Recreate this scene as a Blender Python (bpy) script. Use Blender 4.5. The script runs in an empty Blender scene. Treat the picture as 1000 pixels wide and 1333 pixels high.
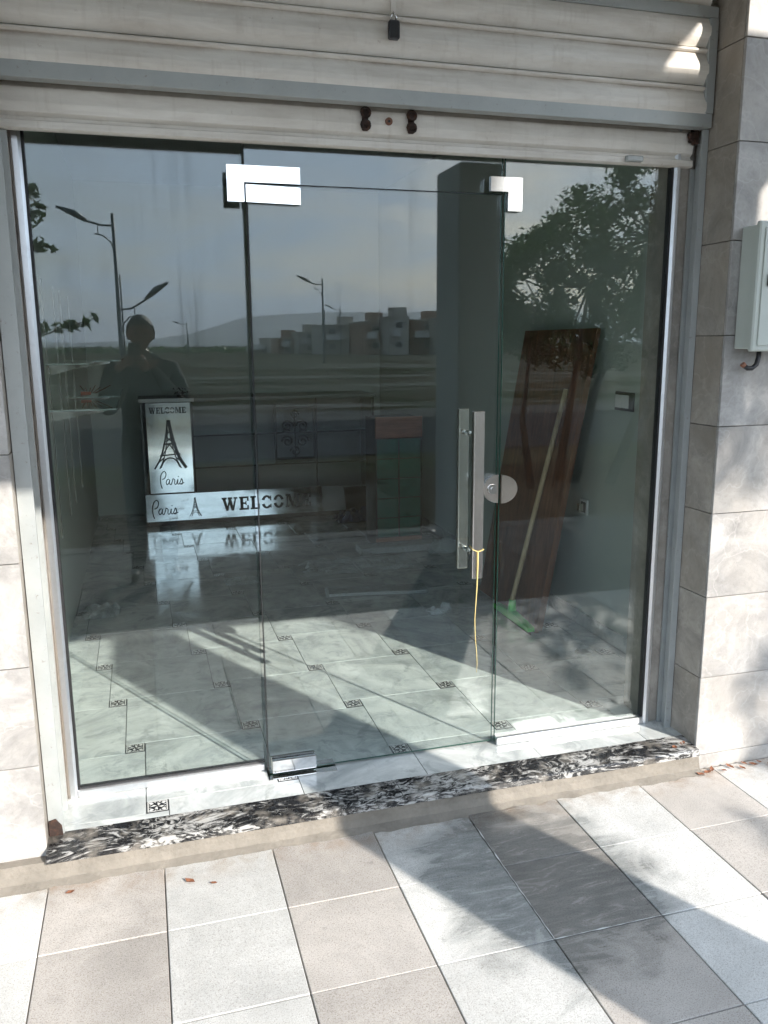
import bpy, bmesh, math, random
from mathutils import Vector, Matrix, noise as mnoise
random.seed(7)
R = math.radians
scn = bpy.context.scene
col = scn.collection

# ------------------------------------------------------------------ camera, sky, sun, exposure
CAM = Vector((0.0, -2.7888, 1.52))
PITCH, YAW, ROLL, FPX = 0.1995, 0.281, 0.0079, 1080.7
fh = Vector((math.sin(YAW), math.cos(YAW), 0)); rt = Vector((math.cos(YAW), -math.sin(YAW), 0)); up = Vector((0, 0, 1))
fwd = fh * math.cos(PITCH) - up * math.sin(PITCH)
dn = -(up * math.cos(PITCH) + fh * math.sin(PITCH))
r2 = rt * math.cos(ROLL) + dn * math.sin(ROLL); d2 = dn * math.cos(ROLL) - rt * math.sin(ROLL)
cd = bpy.data.cameras.new('camera'); cam = bpy.data.objects.new('camera', cd); col.objects.link(cam)
cd.sensor_fit = 'VERTICAL'; cd.sensor_height = 36; cd.sensor_width = 27
cd.lens = FPX / 1333 * 36; cd.clip_start = 0.01; cd.clip_end = 20000
m = Matrix.Identity(4)
for i in range(3):
    m[i][0] = r2[i]; m[i][1] = -d2[i]; m[i][2] = -fwd[i]; m[i][3] = CAM[i]
cam.matrix_world = m
scn.camera = cam

SUN_AZ, SUN_EL = R(28), R(27.9)          # azimuth measured from the street side of the shop front, towards the right
sun_dir = Vector((math.sin(SUN_AZ) * math.cos(SUN_EL), -math.cos(SUN_AZ) * math.cos(SUN_EL), math.sin(SUN_EL)))
sd = bpy.data.lights.new('sun', 'SUN'); sd.energy = 4.6; sd.angle = R(0.53); sd.color = (1.0, 0.95, 0.88)
so = bpy.data.objects.new('sun', sd); col.objects.link(so)
so.rotation_euler = sun_dir.to_track_quat('Z', 'Y').to_euler(); so.location = sun_dir * 60
w = bpy.data.worlds.new('World'); scn.world = w; w.use_nodes = True
wn, wl = w.node_tree.nodes, w.node_tree.links
wn.clear()
sky = wn.new('ShaderNodeTexSky'); sky.sky_type = 'NISHITA'; sky.sun_disc = False
sky.sun_elevation = SUN_EL; sky.sun_rotation = math.atan2(sun_dir.x, sun_dir.y)
sky.air_density = 1.0; sky.dust_density = 1.2; sky.ozone_density = 1.0
tc = wn.new('ShaderNodeTexCoord'); mp = wn.new('ShaderNodeMapping'); mp.inputs['Scale'].default_value = (1.8, 1.8, 9.0)
nz = wn.new('ShaderNodeTexNoise'); nz.inputs['Scale'].default_value = 1.7; nz.inputs['Detail'].default_value = 9; nz.inputs['Distortion'].default_value = 0.5; nz.inputs['Roughness'].default_value = 0.6
rp = wn.new('ShaderNodeValToRGB'); rp.color_ramp.elements[0].position = 0.38; rp.color_ramp.elements[1].position = 0.62
rp.color_ramp.elements[0].color = (0.25, 0.25, 0.25, 1)
rp.color_ramp.elements[1].color = (0.9, 0.9, 0.9, 1)
mixc = wn.new('ShaderNodeMix'); mixc.data_type = 'RGBA'
mixc.inputs['B'].default_value = (9.0, 11.2, 14.0, 1)
bg = wn.new('ShaderNodeBackground'); bg.inputs['Strength'].default_value = 0.145
wo = wn.new('ShaderNodeOutputWorld')
wl.new(tc.outputs['Generated'], mp.inputs['Vector']); wl.new(mp.outputs['Vector'], nz.inputs['Vector'])
wl.new(nz.outputs['Fac'], rp.inputs['Fac']); wl.new(rp.outputs['Color'], mixc.inputs['Factor'])
wl.new(sky.outputs['Color'], mixc.inputs['A']); wl.new(mixc.outputs['Result'], bg.inputs['Color']); wl.new(bg.outputs['Background'], wo.inputs['Surface'])
vs = scn.view_settings; vs.view_transform = 'Standard'; vs.look = 'None'; vs.gamma = 1.0; vs.exposure = 1.0; vs.use_curve_mapping = False
cy = scn.cycles
cy.use_denoising = True; cy.adaptive_threshold = 0.03; cy.adaptive_min_samples = 24
cy.max_bounces = 9; cy.diffuse_bounces = 4; cy.glossy_bounces = 5; cy.transmission_bounces = 8; cy.transparent_max_bounces = 24
cy.sample_clamp_indirect = 8.0; cy.blur_glossy = 0.6

# ------------------------------------------------------------------ materials
class NT:
    def __init__(s, name):
        s.m = bpy.data.materials.new(name); s.m.use_nodes = True
        s.t = s.m.node_tree; s.t.nodes.clear()
        s.out = s.n('OutputMaterial')
    def n(s, kind, **kw):
        nd = s.t.nodes.new('ShaderNode' + kind)
        for k, v in kw.items():
            if hasattr(nd, k) and k not in nd.inputs: setattr(nd, k, v)
            else: nd.inputs[k].default_value = v
        return nd
    def l(s, a, b): s.t.links.new(a, b)
    def pos(s, scale=(1, 1, 1)):
        g = s.n('NewGeometry'); mpn = s.n('Mapping'); mpn.inputs['Scale'].default_value = scale
        s.l(g.outputs['Position'], mpn.inputs['Vector']); return mpn.outputs['Vector']
    def objc(s, scale=(1, 1, 1)):
        g = s.n('TexCoord'); mpn = s.n('Mapping'); mpn.inputs['Scale'].default_value = scale
        s.l(g.outputs['Object'], mpn.inputs['Vector']); return mpn.outputs['Vector']
    def noise(s, vec, scale, detail=5, rough=0.55, dist=0.0):
        nd = s.n('TexNoise'); nd.inputs['Scale'].default_value = scale; nd.inputs['Detail'].default_value = detail
        nd.inputs['Roughness'].default_value = rough; nd.inputs['Distortion'].default_value = dist
        s.l(vec, nd.inputs['Vector']); return nd.outputs['Fac']
    def ramp(s, fac, stops):
        rd = s.n('ValToRGB'); e = rd.color_ramp.elements
        while len(e) < len(stops): e.new(0.5)
        for k, (p, c) in enumerate(stops):
            e[k].position = p; e[k].color = (c, c, c, 1) if not isinstance(c, tuple) else (*c, 1)
        s.l(fac, rd.inputs['Fac']); return rd.outputs['Color']
    def mix(s, fac, a, b, mode='MIX'):
        md = s.n('Mix'); md.data_type = 'RGBA'; md.blend_type = mode
        for k, v in (('Factor', fac), ('A', a), ('B', b)):
            if isinstance(v, (int, float)): md.inputs[k].default_value = v if k == 'Factor' else (v, v, v, 1)
            elif isinstance(v, tuple): md.inputs[k].default_value = (*v, 1)
            else: s.l(v, md.inputs[k])
        return md.outputs['Result']
    def math(s, op, a, b=0.0, clamp=False):
        md = s.n('Math'); md.operation = op; md.use_clamp = clamp
        for k, v in ((0, a), (1, b)):
            if isinstance(v, (int, float)): md.inputs[k].default_value = v
            else: s.l(v, md.inputs[k])
        return md.outputs[0]
    def rand(s, lo, hi):
        o = s.n('ObjectInfo'); return s._ma(o.outputs['Random'], hi - lo, lo)
    def _ma(s, v, a, b):
        return s.math('ADD', s.math('MULTIPLY', v, a), b)
    def bump(s, h, strength=0.2, dist=0.01):
        b = s.n('Bump'); b.inputs['Strength'].default_value = strength; b.inputs['Distance'].default_value = dist
        s.l(h, b.inputs['Height']); return b.outputs['Normal']
    def pbr(s, color, rough=0.6, metal=0.0, normal=None, spec=0.5, coat=0.0):
        p = s.n('BsdfPrincipled')
        for k, v in (('Base Color', color), ('Roughness', rough), ('Metallic', metal)):
            if isinstance(v, tuple): p.inputs[k].default_value = (*v, 1)
            elif isinstance(v, (int, float)): p.inputs[k].default_value = v
            else: s.l(v, p.inputs[k])
        p.inputs['Specular IOR Level'].default_value = spec
        p.inputs['Coat Weight'].default_value = coat; p.inputs['Coat Roughness'].default_value = 0.05
        if normal is not None: s.l(normal, p.inputs['Normal'])
        s.l(p.outputs[0], s.out.inputs['Surface']); return p

def simple(name, c, rough=0.6, metal=0.0, var=0.15, scale=8, bump=0.1, spec=0.5, stretch=(1, 1, 1), coat=0.0):
    t = NT(name); v = t.pos(stretch); f = t.noise(v, scale, 6, 0.6)
    lo = tuple(x * (1 - var) for x in c); hi = tuple(min(1, x * (1 + var)) for x in c)
    f2 = t.noise(v, scale * 7, 4, 0.6)
    cc = t.mix(t.math('ADD', t.math('MULTIPLY', f, 0.7), t.math('MULTIPLY', f2, 0.3)), lo, hi)
    rr = t._ma(f, 0.25, max(0.02, rough - 0.12)) if rough > 0.15 else rough
    t.pbr(cc, rr, metal, t.bump(f2, bump, 0.004) if bump else None, spec, coat); return t.m

MAT = {}
def terrazzo(name, base, speck):
    t = NT(name); v = t.pos()
    f = t.noise(v, 250, 4, 0.75); sp = t.ramp(f, [(0.34, 0.0), (0.50, 1.0)])
    c = t.mix(sp, speck, base)
    f3 = t.noise(v, 420, 2, 0.5); c = t.mix(t.ramp(f3, [(0.60, 0.0), (0.68, 0.7)]), c, tuple(min(0.85, x * 1.35) for x in base))
    big = t.noise(v, 3.2, 6, 0.65, 0.4); c = t.mix(1.0, c, t.ramp(big, [(0.3, 0.74), (0.62, 1.04)]), 'MULTIPLY')
    stn = t.noise(v, 7.5, 8, 0.75, 1.2); c = t.mix(t.ramp(stn, [(0.54, 0.0), (0.70, 0.42)]), c, tuple(x * 0.62 for x in base))
    spt = t.noise(v, 34, 4, 0.6, 0.5); c = t.mix(t.ramp(spt, [(0.67, 0.0), (0.74, 0.5)]), c, tuple(x * 0.45 for x in base))
    rnd = t.rand(0.86, 1.05); c = t.mix(1.0, c, rnd, 'MULTIPLY')
    # brown soil along the step
    g = t.n('NewGeometry'); sx = t.n('SeparateXYZ'); t.l(g.outputs['Position'], sx.inputs[0])
    near = t.math('MULTIPLY', t.math('SUBTRACT', sx.outputs['Y'], -0.46), 6.0, True)
    soil = t.math('MULTIPLY', near, t.ramp(t.noise(v, 14, 6, 0.7), [(0.42, 0.0), (0.66, 0.9)]))
    c = t.mix(soil, c, (0.27, 0.19, 0.125))
    # mopped water left in front of the door
    dx = t.math('MULTIPLY', t.math('SUBTRACT', sx.outputs['X'], 1.08), 1.5); dy = t.math('MULTIPLY', t.math('SUBTRACT', sx.outputs['Y'], -0.68), 1.15)
    rad = t.math('SQRT', t.math('ADD', t.math('MULTIPLY', dx, dx), t.math('MULTIPLY', dy, dy)))
    rad = t.math('ADD', rad, t.math('MULTIPLY', t.noise(v, 5, 5, 0.6, 0.8), 0.75))
    wet = t.ramp(rad, [(0.80, 1.0), (1.02, 0.0)])
    smear = t.ramp(t.noise(t.pos((2.0, 9.0, 1)), 3.0, 6, 0.7, 1.2), [(0.35, 0.6), (0.6, 1.0)])
    wet = t.math('MULTIPLY', wet, smear)
    c = t.mix(t.math('MULTIPLY', wet, 0.95), c, t.mix(1.0, c, (0.42, 0.44, 0.445), 'MULTIPLY'))
    rr = t.mix(wet, t._ma(big, 0.3, 0.42), 0.14)
    n = t.bump(t.math('ADD', f, t.math('MULTIPLY', big, 1.5)), 0.14, 0.003)
    t.pbr(c, rr, 0, n, 0.5); return t.m
MAT['tile_white'] = terrazzo('terrazzo_white', (0.60, 0.588, 0.56), (0.34, 0.31, 0.28))
MAT['tile_beige'] = terrazzo('terrazzo_beige', (0.475, 0.437, 0.40), (0.24, 0.205, 0.175))

def stone(name, base, warm):
    t = NT(name); v = t.pos(); oi = t.n('ObjectInfo')
    va = t.n('VectorMath'); va.operation = 'ADD'; t.l(v, va.inputs[0])
    sc = t.n('VectorMath'); sc.operation = 'SCALE'; sc.inputs[0].default_value = (7, 13, 5); t.l(oi.outputs['Random'], sc.inputs['Scale'])
    t.l(sc.outputs[0], va.inputs[1]); v2 = va.outputs[0]
    f = t.noise(v2, 4.5, 8, 0.68, 0.7); f2 = t.noise(v2, 38, 5, 0.7); f3 = t.noise(v2, 1.6, 5, 0.6, 0.5)
    c = t.mix(t.ramp(f, [(0.30, 0.0), (0.66, 1.0)]), tuple(x * 0.52 for x in base), tuple(x * 1.18 for x in base))
    c = t.mix(t.ramp(f3, [(0.45, 0.0), (0.7, 0.8)]), c, warm)
    c = t.mix(t.ramp(f2, [(0.34, 0.28), (0.5, 0.0)]), c, tuple(x * 0.5 for x in base))
    # faint white mineral veins
    vv = t.n('TexVoronoi'); vv.feature = 'DISTANCE_TO_EDGE'; vv.inputs['Scale'].default_value = 3.5
    wrp = t.n('VectorMath'); wrp.operation = 'ADD'; t.l(v2, wrp.inputs[0])
    nzn = t.n('TexNoise'); nzn.inputs['Scale'].default_value = 3; nzn.inputs['Detail'].default_value = 5; t.l(v2, nzn.inputs['Vector']); t.l(nzn.outputs['Color'], wrp.inputs[1])
    t.l(wrp.outputs[0], vv.inputs['Vector'])
    c = t.mix(t.math('MULTIPLY', t.ramp(vv.outputs['Distance'], [(0.0, 0.4), (0.03, 0.0)]), f2), c, tuple(min(.8, x * 1.5) for x in base))
    t.pbr(c, t._ma(f2, 0.25, 0.38), 0, t.bump(t.math('ADD', f, t.math('MULTIPLY', f2, 0.6)), 0.22, 0.006), 0.45); return t.m
MAT['stone'] = stone('grey_stone_tile', (0.385, 0.365, 0.343), (0.37, 0.335, 0.295))
MAT['stone_jamb'] = stone('stone_tile_warm_bounce', (0.33, 0.295, 0.255), (0.27, 0.225, 0.175))  # return-face copy of the stone, warm bounced light put into its colour

def marble_floor():
    t = NT('pale_marble_tile'); v = t.pos(); oi = t.n('ObjectInfo')
    va = t.n('VectorMath'); va.operation = 'ADD'; t.l(v, va.inputs[0])
    sc = t.n('VectorMath'); sc.operation = 'SCALE'; sc.inputs[0].default_value = (11, 7, 3); t.l(oi.outputs['Random'], sc.inputs['Scale']); t.l(sc.outputs[0], va.inputs[1])
    f = t.noise(va.outputs[0], 2.6, 8, 0.66, 1.6); f2 = t.noise(va.outputs[0], 9, 6, 0.7, 1.0)
    c = t.mix(t.ramp(f, [(0.32, 0.0), (0.68, 1.0)]), (0.31, 0.33, 0.325), (0.74, 0.745, 0.72))
    c = t.mix(t.ramp(f2, [(0.36, 0.55), (0.48, 0.0)]), c, (0.26, 0.28, 0.275))
    # dusty footprints and swept dirt
    d = t.noise(v, 6, 7, 0.75, 0.5); c = t.mix(t.ramp(d, [(0.55, 0.0), (0.75, 0.4)]), c, (0.40, 0.385, 0.35))
    t.pbr(c, t.ramp(d, [(0.40, 0.045), (0.75, 0.26)]), 0, t.bump(f2, 0.03, 0.002), 0.55); return t.m
MAT['marble'] = marble_floor()

def bw_marble():
    t = NT('black_white_marble'); v = t.pos((0.42, 1.0, 1.0))
    w1 = t.n('TexNoise'); w1.inputs['Scale'].default_value = 4.0; w1.inputs['Detail'].default_value = 3; t.l(v, w1.inputs['Vector'])
    sc = t.n('VectorMath'); sc.operation = 'SCALE'; sc.inputs['Scale'].default_value = 0.22; t.l(w1.outputs['Color'], sc.inputs[0])
    va = t.n('VectorMath'); va.operation = 'ADD'; t.l(v, va.inputs[0]); t.l(sc.outputs[0], va.inputs[1])
    f = t.noise(va.outputs[0], 62, 9, 0.70, 0.8); f2 = t.noise(t.pos(), 3.2, 4, 0.6, 1.0)
    k = t.math('ADD', f, t.math('MULTIPLY', t.math('SUBTRACT', f2, 0.5), 0.55))
    c = t.ramp(k, [(0.47, (0.014, 0.014, 0.015)), (0.53, (0.06, 0.058, 0.055)), (0.58, (0.30, 0.29, 0.275)), (0.72, (0.50, 0.49, 0.465))])
    mud = t.noise(t.pos(), 11, 6, 0.7); c = t.mix(t.ramp(mud, [(0.52, 0.0), (0.72, 0.65)]), c, (0.34, 0.30, 0.25))
    t.pbr(c, t.ramp(mud, [(0.4, 0.15), (0.7, 0.5)]), 0, t.bump(f, 0.12, 0.003), 0.5); return t.m
MAT['sill'] = bw_marble()

def painted_metal():
    t = NT('weathered_white_shutter'); v = t.pos()
    f = t.noise(t.pos((1.2, 1, 6)), 3.0, 7, 0.65, 0.4); f2 = t.noise(v, 30, 6, 0.7); st = t.noise(t.pos((22, 22, 1.3)), 2.0, 5, 0.6)
    c = t.mix(t.ramp(f, [(0.3, 0.0), (0.7, 1.0)]), (0.60, 0.545, 0.48), (0.80, 0.755, 0.69))
    c = t.mix(t.ramp(st, [(0.55, 0.0), (0.80, 0.30)]), c, (0.40, 0.33, 0.26))
    # rusty grime collected on the joint of every slat
    sz = t.n('SeparateXYZ'); gp = t.n('NewGeometry'); t.l(gp.outputs['Position'], sz.inputs[0])
    ph = t.math('FRACT', t.math('DIVIDE', t.math('SUBTRACT', sz.outputs['Z'], 2.262), 0.1195))
    jt = t.math('MULTIPLY', t.ramp(ph, [(0.74, 0.0), (0.85, 0.8), (0.88, 0.1)]), t.ramp(t.noise(t.pos((1, 1, 1)), 5, 6, 0.7), [(0.35, 0.1), (0.65, 0.85)]))
    c = t.mix(jt, c, (0.25, 0.18, 0.125))
    c = t.mix(t.ramp(f2, [(0.66, 0.0), (0.74, 0.55)]), c, (0.23, 0.13, 0.08))
    t.pbr(c, t._ma(f2, 0.3, 0.34), 0, t.bump(f2, 0.12, 0.003), 0.4); return t.m
MAT['shutter'] = painted_metal()
def galvanised():
    t = NT('dull_galvanised_steel'); v = t.pos()
    f = t.noise(v, 9, 7, 0.65); f2 = t.noise(v, 60, 5, 0.7)
    c = t.mix(f, (0.30, 0.315, 0.305), (0.47, 0.48, 0.465)); c = t.mix(t.ramp(f2, [(0.62, 0.0), (0.72, 0.6)]), c, (0.19, 0.14, 0.10))
    t.pbr(c, t._ma(f, 0.3, 0.38), 0.35, t.bump(f2, 0.1, 0.002)); return t.m
MAT['galv'] = galvanised()
def rusty():
    t = NT('rust'); v = t.pos(); f = t.noise(v, 60, 7, 0.7)
    t.pbr(t.ramp(f, [(0.3, (0.012, 0.009, 0.008)), (0.52, (0.04, 0.022, 0.016)), (0.72, (0.12, 0.05, 0.025))]), 0.85, 0.2, t.bump(f, 0.6, 0.004)); return t.m
MAT['rust'] = rusty()
def chrome(name='polished_steel', c=(0.78, 0.77, 0.76), r=0.09, spot=0.35):
    t = NT(name); f = t.noise(t.pos((60, 60, 2)), 4, 4, 0.6); g = t.noise(t.pos(), 25, 5, 0.7)
    t.pbr(t.mix(t.ramp(g, [(0.5, 0.0), (0.8, spot)]), c, tuple(x * 0.6 for x in c)), t._ma(g, 0.12, r - 0.04), 1.0, t.bump(f, 0.015, 0.001)); return t.m
MAT['chrome'] = chrome()
MAT['alu'] = chrome('satin_aluminium', (0.80, 0.80, 0.81), 0.30)
MAT['handle'] = chrome('worn_steel_handle', (0.78, 0.73, 0.69), 0.17, 0.15)
MAT['chrome_dull'] = chrome('brushed_steel', (0.70, 0.68, 0.65), 0.11)

def glass(name, tint, f0=0.045, dirt=1.0):
    t = NT(name)
    lw = t.n('LayerWeight'); lw.inputs['Blend'].default_value = 0.5
    F = t._ma(t.math('POWER', lw.outputs['Facing'], 5.0), 1 - f0, f0)
    if dirt:
        s1 = t.ramp(t.noise(t.pos((13, 13, 0.5)), 2.0, 5, 0.6, 0.3), [(0.50, 0.0), (0.70, 1.0)]); s2 = t.ramp(t.noise(t.pos((2.2, 2.2, 1.2)), 1.6, 5, 0.6, 1.2), [(0.45, 0.0), (0.62, 1.0)])
        s3 = t.ramp(t.noise(t.pos((60, 60, 0.6)), 1.4, 3, 0.5), [(0.62, 0.0), (0.70, 1.0)])
        F = t.math('MULTIPLY', F, t.math('SUBTRACT', 1.0, t.math('ADD', t.math('MULTIPLY', t.math('MULTIPLY', s1, s2), 0.40), t.math('MULTIPLY', t.math('MULTIPLY', s3, s2), 0.38))))
    tr = t.n('BsdfTransparent'); tr.inputs['Color'].default_value = (*tint, 1)
    gl = t.n('BsdfGlossy'); gl.inputs['Roughness'].default_value = 0.0; gl.inputs['Color'].default_value = (0.95, 0.99, 1.0, 1)
    # the pane is a little wavy: broad, very shallow ripples
    wv = t.noise(t.pos((1.0, 1.0, 0.7)), 1.7, 2, 0.5); nb = t.bump(wv, 0.005, 0.02); t.l(nb, gl.inputs['Normal'])
    ms = t.n('MixShader'); t.l(F, ms.inputs[0]); t.l(tr.outputs[0], ms.inputs[1]); t.l(gl.outputs[0], ms.inputs[2])
    if dirt:
        st = t.ramp(t.noise(t.pos((16, 16, 0.55)), 2.4, 6, 0.62, 0.25), [(0.52, 0.0), (0.78, 1.0)])
        drip = t.ramp(t.noise(t.pos((70, 70, 0.8)), 1.5, 3, 0.5), [(0.66, 0.0), (0.74, 1.0)])
        cloud = t.ramp(t.noise(t.pos(), 2.6, 6, 0.7, 0.6), [(0.4, 0.0), (0.75, 1.0)])
        drop = t.ramp(t.noise(t.pos(), 38, 3, 0.5), [(0.76, 0.0), (0.80, 1.0)])
        d = t.math('ADD', t.math('MULTIPLY', st, 0.020), t.math('MULTIPLY', t.math('MULTIPLY', drip, cloud), 0.14))
        d = t.math('ADD', d, t.math('ADD', t.math('MULTIPLY', cloud, 0.014), t.math('MULTIPLY', drop, 0.05)))
        d = t.math('MULTIPLY', t.math('ADD', d, 0.006), dirt)
        df = t.n('BsdfDiffuse'); df.inputs['Color'].default_value = (0.62, 0.65, 0.63, 1)
        m2 = t.n('MixShader'); t.l(d, m2.inputs[0]); t.l(ms.outputs[0], m2.inputs[1]); t.l(df.outputs[0], m2.inputs[2]); ms = m2
    t.l(ms.outputs[0], t.out.inputs['Surface']); return t.m
MAT['glass'] = glass('tempered_glass', (0.915, 0.945, 0.935), 0.050, 0.22)
MAT['glass_thin'] = glass('clear_cabinet_glass', (0.90, 0.95, 0.93), 0.045, 0)
MAT['glass_edge'] = simple('green_glass_edge', (0.035, 0.11, 0.085), 0.12, 0, 0.3, 12, 0, 0.8)
MAT['shelf_edge'] = simple('pale_glass_edge', (0.42, 0.50, 0.48), 0.15, 0, 0.2, 12, 0, 0.8)
MAT['seal'] = simple('black_rubber', (0.012, 0.012, 0.013), 0.5, 0, 0.2, 20)
MAT['mirror'] = chrome('mirror_film', (0.80, 0.83, 0.84), 0.06)
MAT['ink'] = simple('black_vinyl', (0.010, 0.010, 0.012), 0.45, 0, 0.2, 30, 0)
MAT['wallpaint'] = simple('pale_green_wall_paint', (0.42, 0.46, 0.415), 0.62, 0, 0.07, 2.5, 0.12)
MAT['plaster'] = simple('white_plaster', (0.60, 0.58, 0.545), 0.75, 0, 0.12, 3, 0.2)
MAT['ceiling'] = simple('ceiling_paint', (0.34, 0.35, 0.34), 0.7, 0, 0.06, 2, 0.1)
MAT['concrete'] = simple('rough_concrete', (0.195, 0.172, 0.142), 0.9, 0, 0.65, 9, 0.9)
MAT['grout'] = simple('dark_grout', (0.17, 0.155, 0.135), 0.9, 0, 0.3, 30, 0.3)
MAT['grout_floor'] = simple('floor_grout', (0.15, 0.155, 0.15), 0.8, 0, 0.3, 30, 0.2)
MAT['fascia'] = simple('rendered_fascia', (0.30, 0.31, 0.29), 0.8, 0, 0.15, 3, 0.25)
MAT['column'] = simple('grey_render_column', (0.33, 0.34, 0.32), 0.8, 0, 0.14, 4, 0.3)
MAT['black_tile'] = simple('inset_tile_dark', (0.022, 0.022, 0.024), 0.25, 0, 0.3, 40, 0)
MAT['white_print'] = simple('inset_tile_white', (0.60, 0.59, 0.56), 0.3, 0, 0.1, 40, 0)
def wood(name, c1, c2, axis=(9, 9, 0.8), rough=0.42):
    t = NT(name); v = t.pos(axis); f = t.noise(v, 3.2, 7, 0.65, 0.9); f2 = t.noise(t.pos(tuple(a * 4 for a in axis)), 3, 4, 0.6)
    c = t.mix(t.ramp(f, [(0.32, 0.0), (0.68, 1.0)]), c1, c2); c = t.mix(t.ramp(f2, [(0.3, 0.4), (0.55, 0.0)]), c, tuple(x * 0.5 for x in c1))
    t.pbr(c, rough, 0, t.bump(f2, 0.08, 0.002)); return t.m
MAT['wood_dark'] = wood('dark_veneer', (0.075, 0.027, 0.014), (0.21, 0.082, 0.040))
MAT['wood_edge'] = wood('red_brown_edge', (0.13, 0.048, 0.022), (0.23, 0.09, 0.042))
MAT['wood_pale'] = wood('pale_stick', (0.40, 0.29, 0.17), (0.58, 0.45, 0.28), (20, 20, 2), 0.55)
MAT['wood_red'] = wood('reddish_panel', (0.20, 0.08, 0.045), (0.34, 0.15, 0.09), (1, 9, 9), 0.5)
MAT['green'] = simple('green_plastic', (0.02, 0.50, 0.03), 0.35, 0, 0.15, 20, 0)
MAT['black'] = simple('black_plastic', (0.018, 0.018, 0.020), 0.35, 0, 0.2, 20, 0)
MAT['white_pl'] = simple('white_plastic', (0.66, 0.66, 0.64), 0.35, 0, 0.06, 20, 0)
MAT['box_paint'] = simple('pale_green_enamel', (0.47, 0.50, 0.455), 0.42, 0, 0.07, 4, 0.04)
MAT['iron'] = simple('wrought_iron', (0.02, 0.02, 0.022), 0.5, 0.5, 0.3, 20)
MAT['yellow'] = simple('yellow_string', (0.66, 0.52, 0.20), 0.8, 0, 0.2, 60)
MAT['leafdry'] = simple('dry_leaf', (0.20, 0.075, 0.035), 0.8, 0, 0.5, 40)
MAT['asphalt'] = simple('asphalt', (0.055, 0.055, 0.055), 0.95, 0, 0.3, 1.5, 0, 0.0)
MAT['walk'] = simple('worn_grey_screed', (0.12, 0.118, 0.11), 0.95, 0, 0.3, 3, 0, 0.1)
MAT['kerb'] = simple('kerb_concrete', (0.13, 0.125, 0.115), 0.95, 0, 0.3, 4, 0.2, 0.1)
MAT['path'] = simple('pale_path', (0.115, 0.11, 0.098), 0.95, 0, 0.35, 0.8, 0, 0.0)
def soil():
    t = NT('dry_soil_and_grass'); v = t.pos(); f = t.noise(v, 0.22, 7, 0.7, 0.5); f2 = t.noise(v, 3, 6, 0.7); f3 = t.noise(t.pos((0.03, 0.3, 1)), 1.0, 5, 0.6)
    c = t.mix(t.ramp(f, [(0.38, 0.0), (0.6, 1.0)]), (0.032, 0.042, 0.018), (0.095, 0.078, 0.054)); c = t.mix(t.ramp(f2, [(0.3, 0.5), (0.6, 0.0)]), c, (0.05, 0.05, 0.03))
    c = t.mix(t.ramp(f3, [(0.50, 0.0), (0.60, 0.8)]), c, (0.20, 0.19, 0.165))
    t.pbr(c, 1.0, 0, None, 0.0); return t.m
MAT['soil'] = soil()
MAT['bed'] = simple('dark_planting_soil', (0.055, 0.045, 0.032), 1.0, 0, 0.5, 2.5, 0, 0.0)
MAT['bark'] = simple('bark', (0.10, 0.08, 0.06), 0.9, 0, 0.35, 12, 0.6, stretch=(1, 1, 0.25))
def leafm(name, c):
    t = NT(name); f = t.noise(t.pos(), 2.2, 5, 0.7); f2 = t.noise(t.pos(), 30, 2, 0.5)
    cc = t.mix(t.math('ADD', t.math('MULTIPLY', f, 0.6), t.math('MULTIPLY', f2, 0.4)), tuple(x * 0.5 for x in c), tuple(x * 1.5 for x in c))
    p = t.pbr(cc, 0.5, 0, None, 0.4)
    tl = t.n('BsdfTranslucent'); t.l(cc, tl.inputs['Color']); ms = t.n('MixShader'); ms.inputs[0].default_value = 0.45
    t.l(p.outputs[0], ms.inputs[1]); t.l(tl.outputs[0], ms.inputs[2]); t.l(ms.outputs[0], t.out.inputs['Surface']); return t.m
MAT['leaf'] = leafm('ficus_leaf', (0.055, 0.105, 0.030))
MAT['lamp'] = simple('grey_lamp_paint', (0.10, 0.11, 0.11), 0.5, 0.4, 0.1, 4)
MAT['lens'] = simple('lamp_lens', (0.35, 0.36, 0.36), 0.2, 0, 0.05, 4, 0)
MAT['house'] = simple('house_render', (0.42, 0.38, 0.32), 0.85, 0, 0.2, 0.25, 0.1)
MAT['house2'] = simple('house_brick', (0.30, 0.19, 0.13), 0.85, 0, 0.2, 0.4, 0.1)
MAT['house_glass'] = simple('house_window', (0.03, 0.035, 0.04), 0.1, 0, 0.2, 1, 0)
MAT['hill'] = simple('hillside', (0.10, 0.115, 0.085), 0.95, 0, 0.3, 0.004, 0)
MAT['jacket'] = simple('dark_jacket', (0.022, 0.026, 0.022), 0.8, 0, 0.3, 30, 0.3)
MAT['trouser'] = simple('dark_trousers', (0.018, 0.020, 0.028), 0.8, 0, 0.3, 30, 0.3)
MAT['skin'] = simple('skin', (0.36, 0.21, 0.14), 0.5, 0, 0.1, 10, 0.05)
MAT['hair'] = simple('black_hair', (0.014, 0.012, 0.010), 0.55, 0, 0.3, 80, 0.5)
MAT['shoe'] = simple('black_shoe', (0.02, 0.02, 0.02), 0.5, 0, 0.2, 20)
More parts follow.
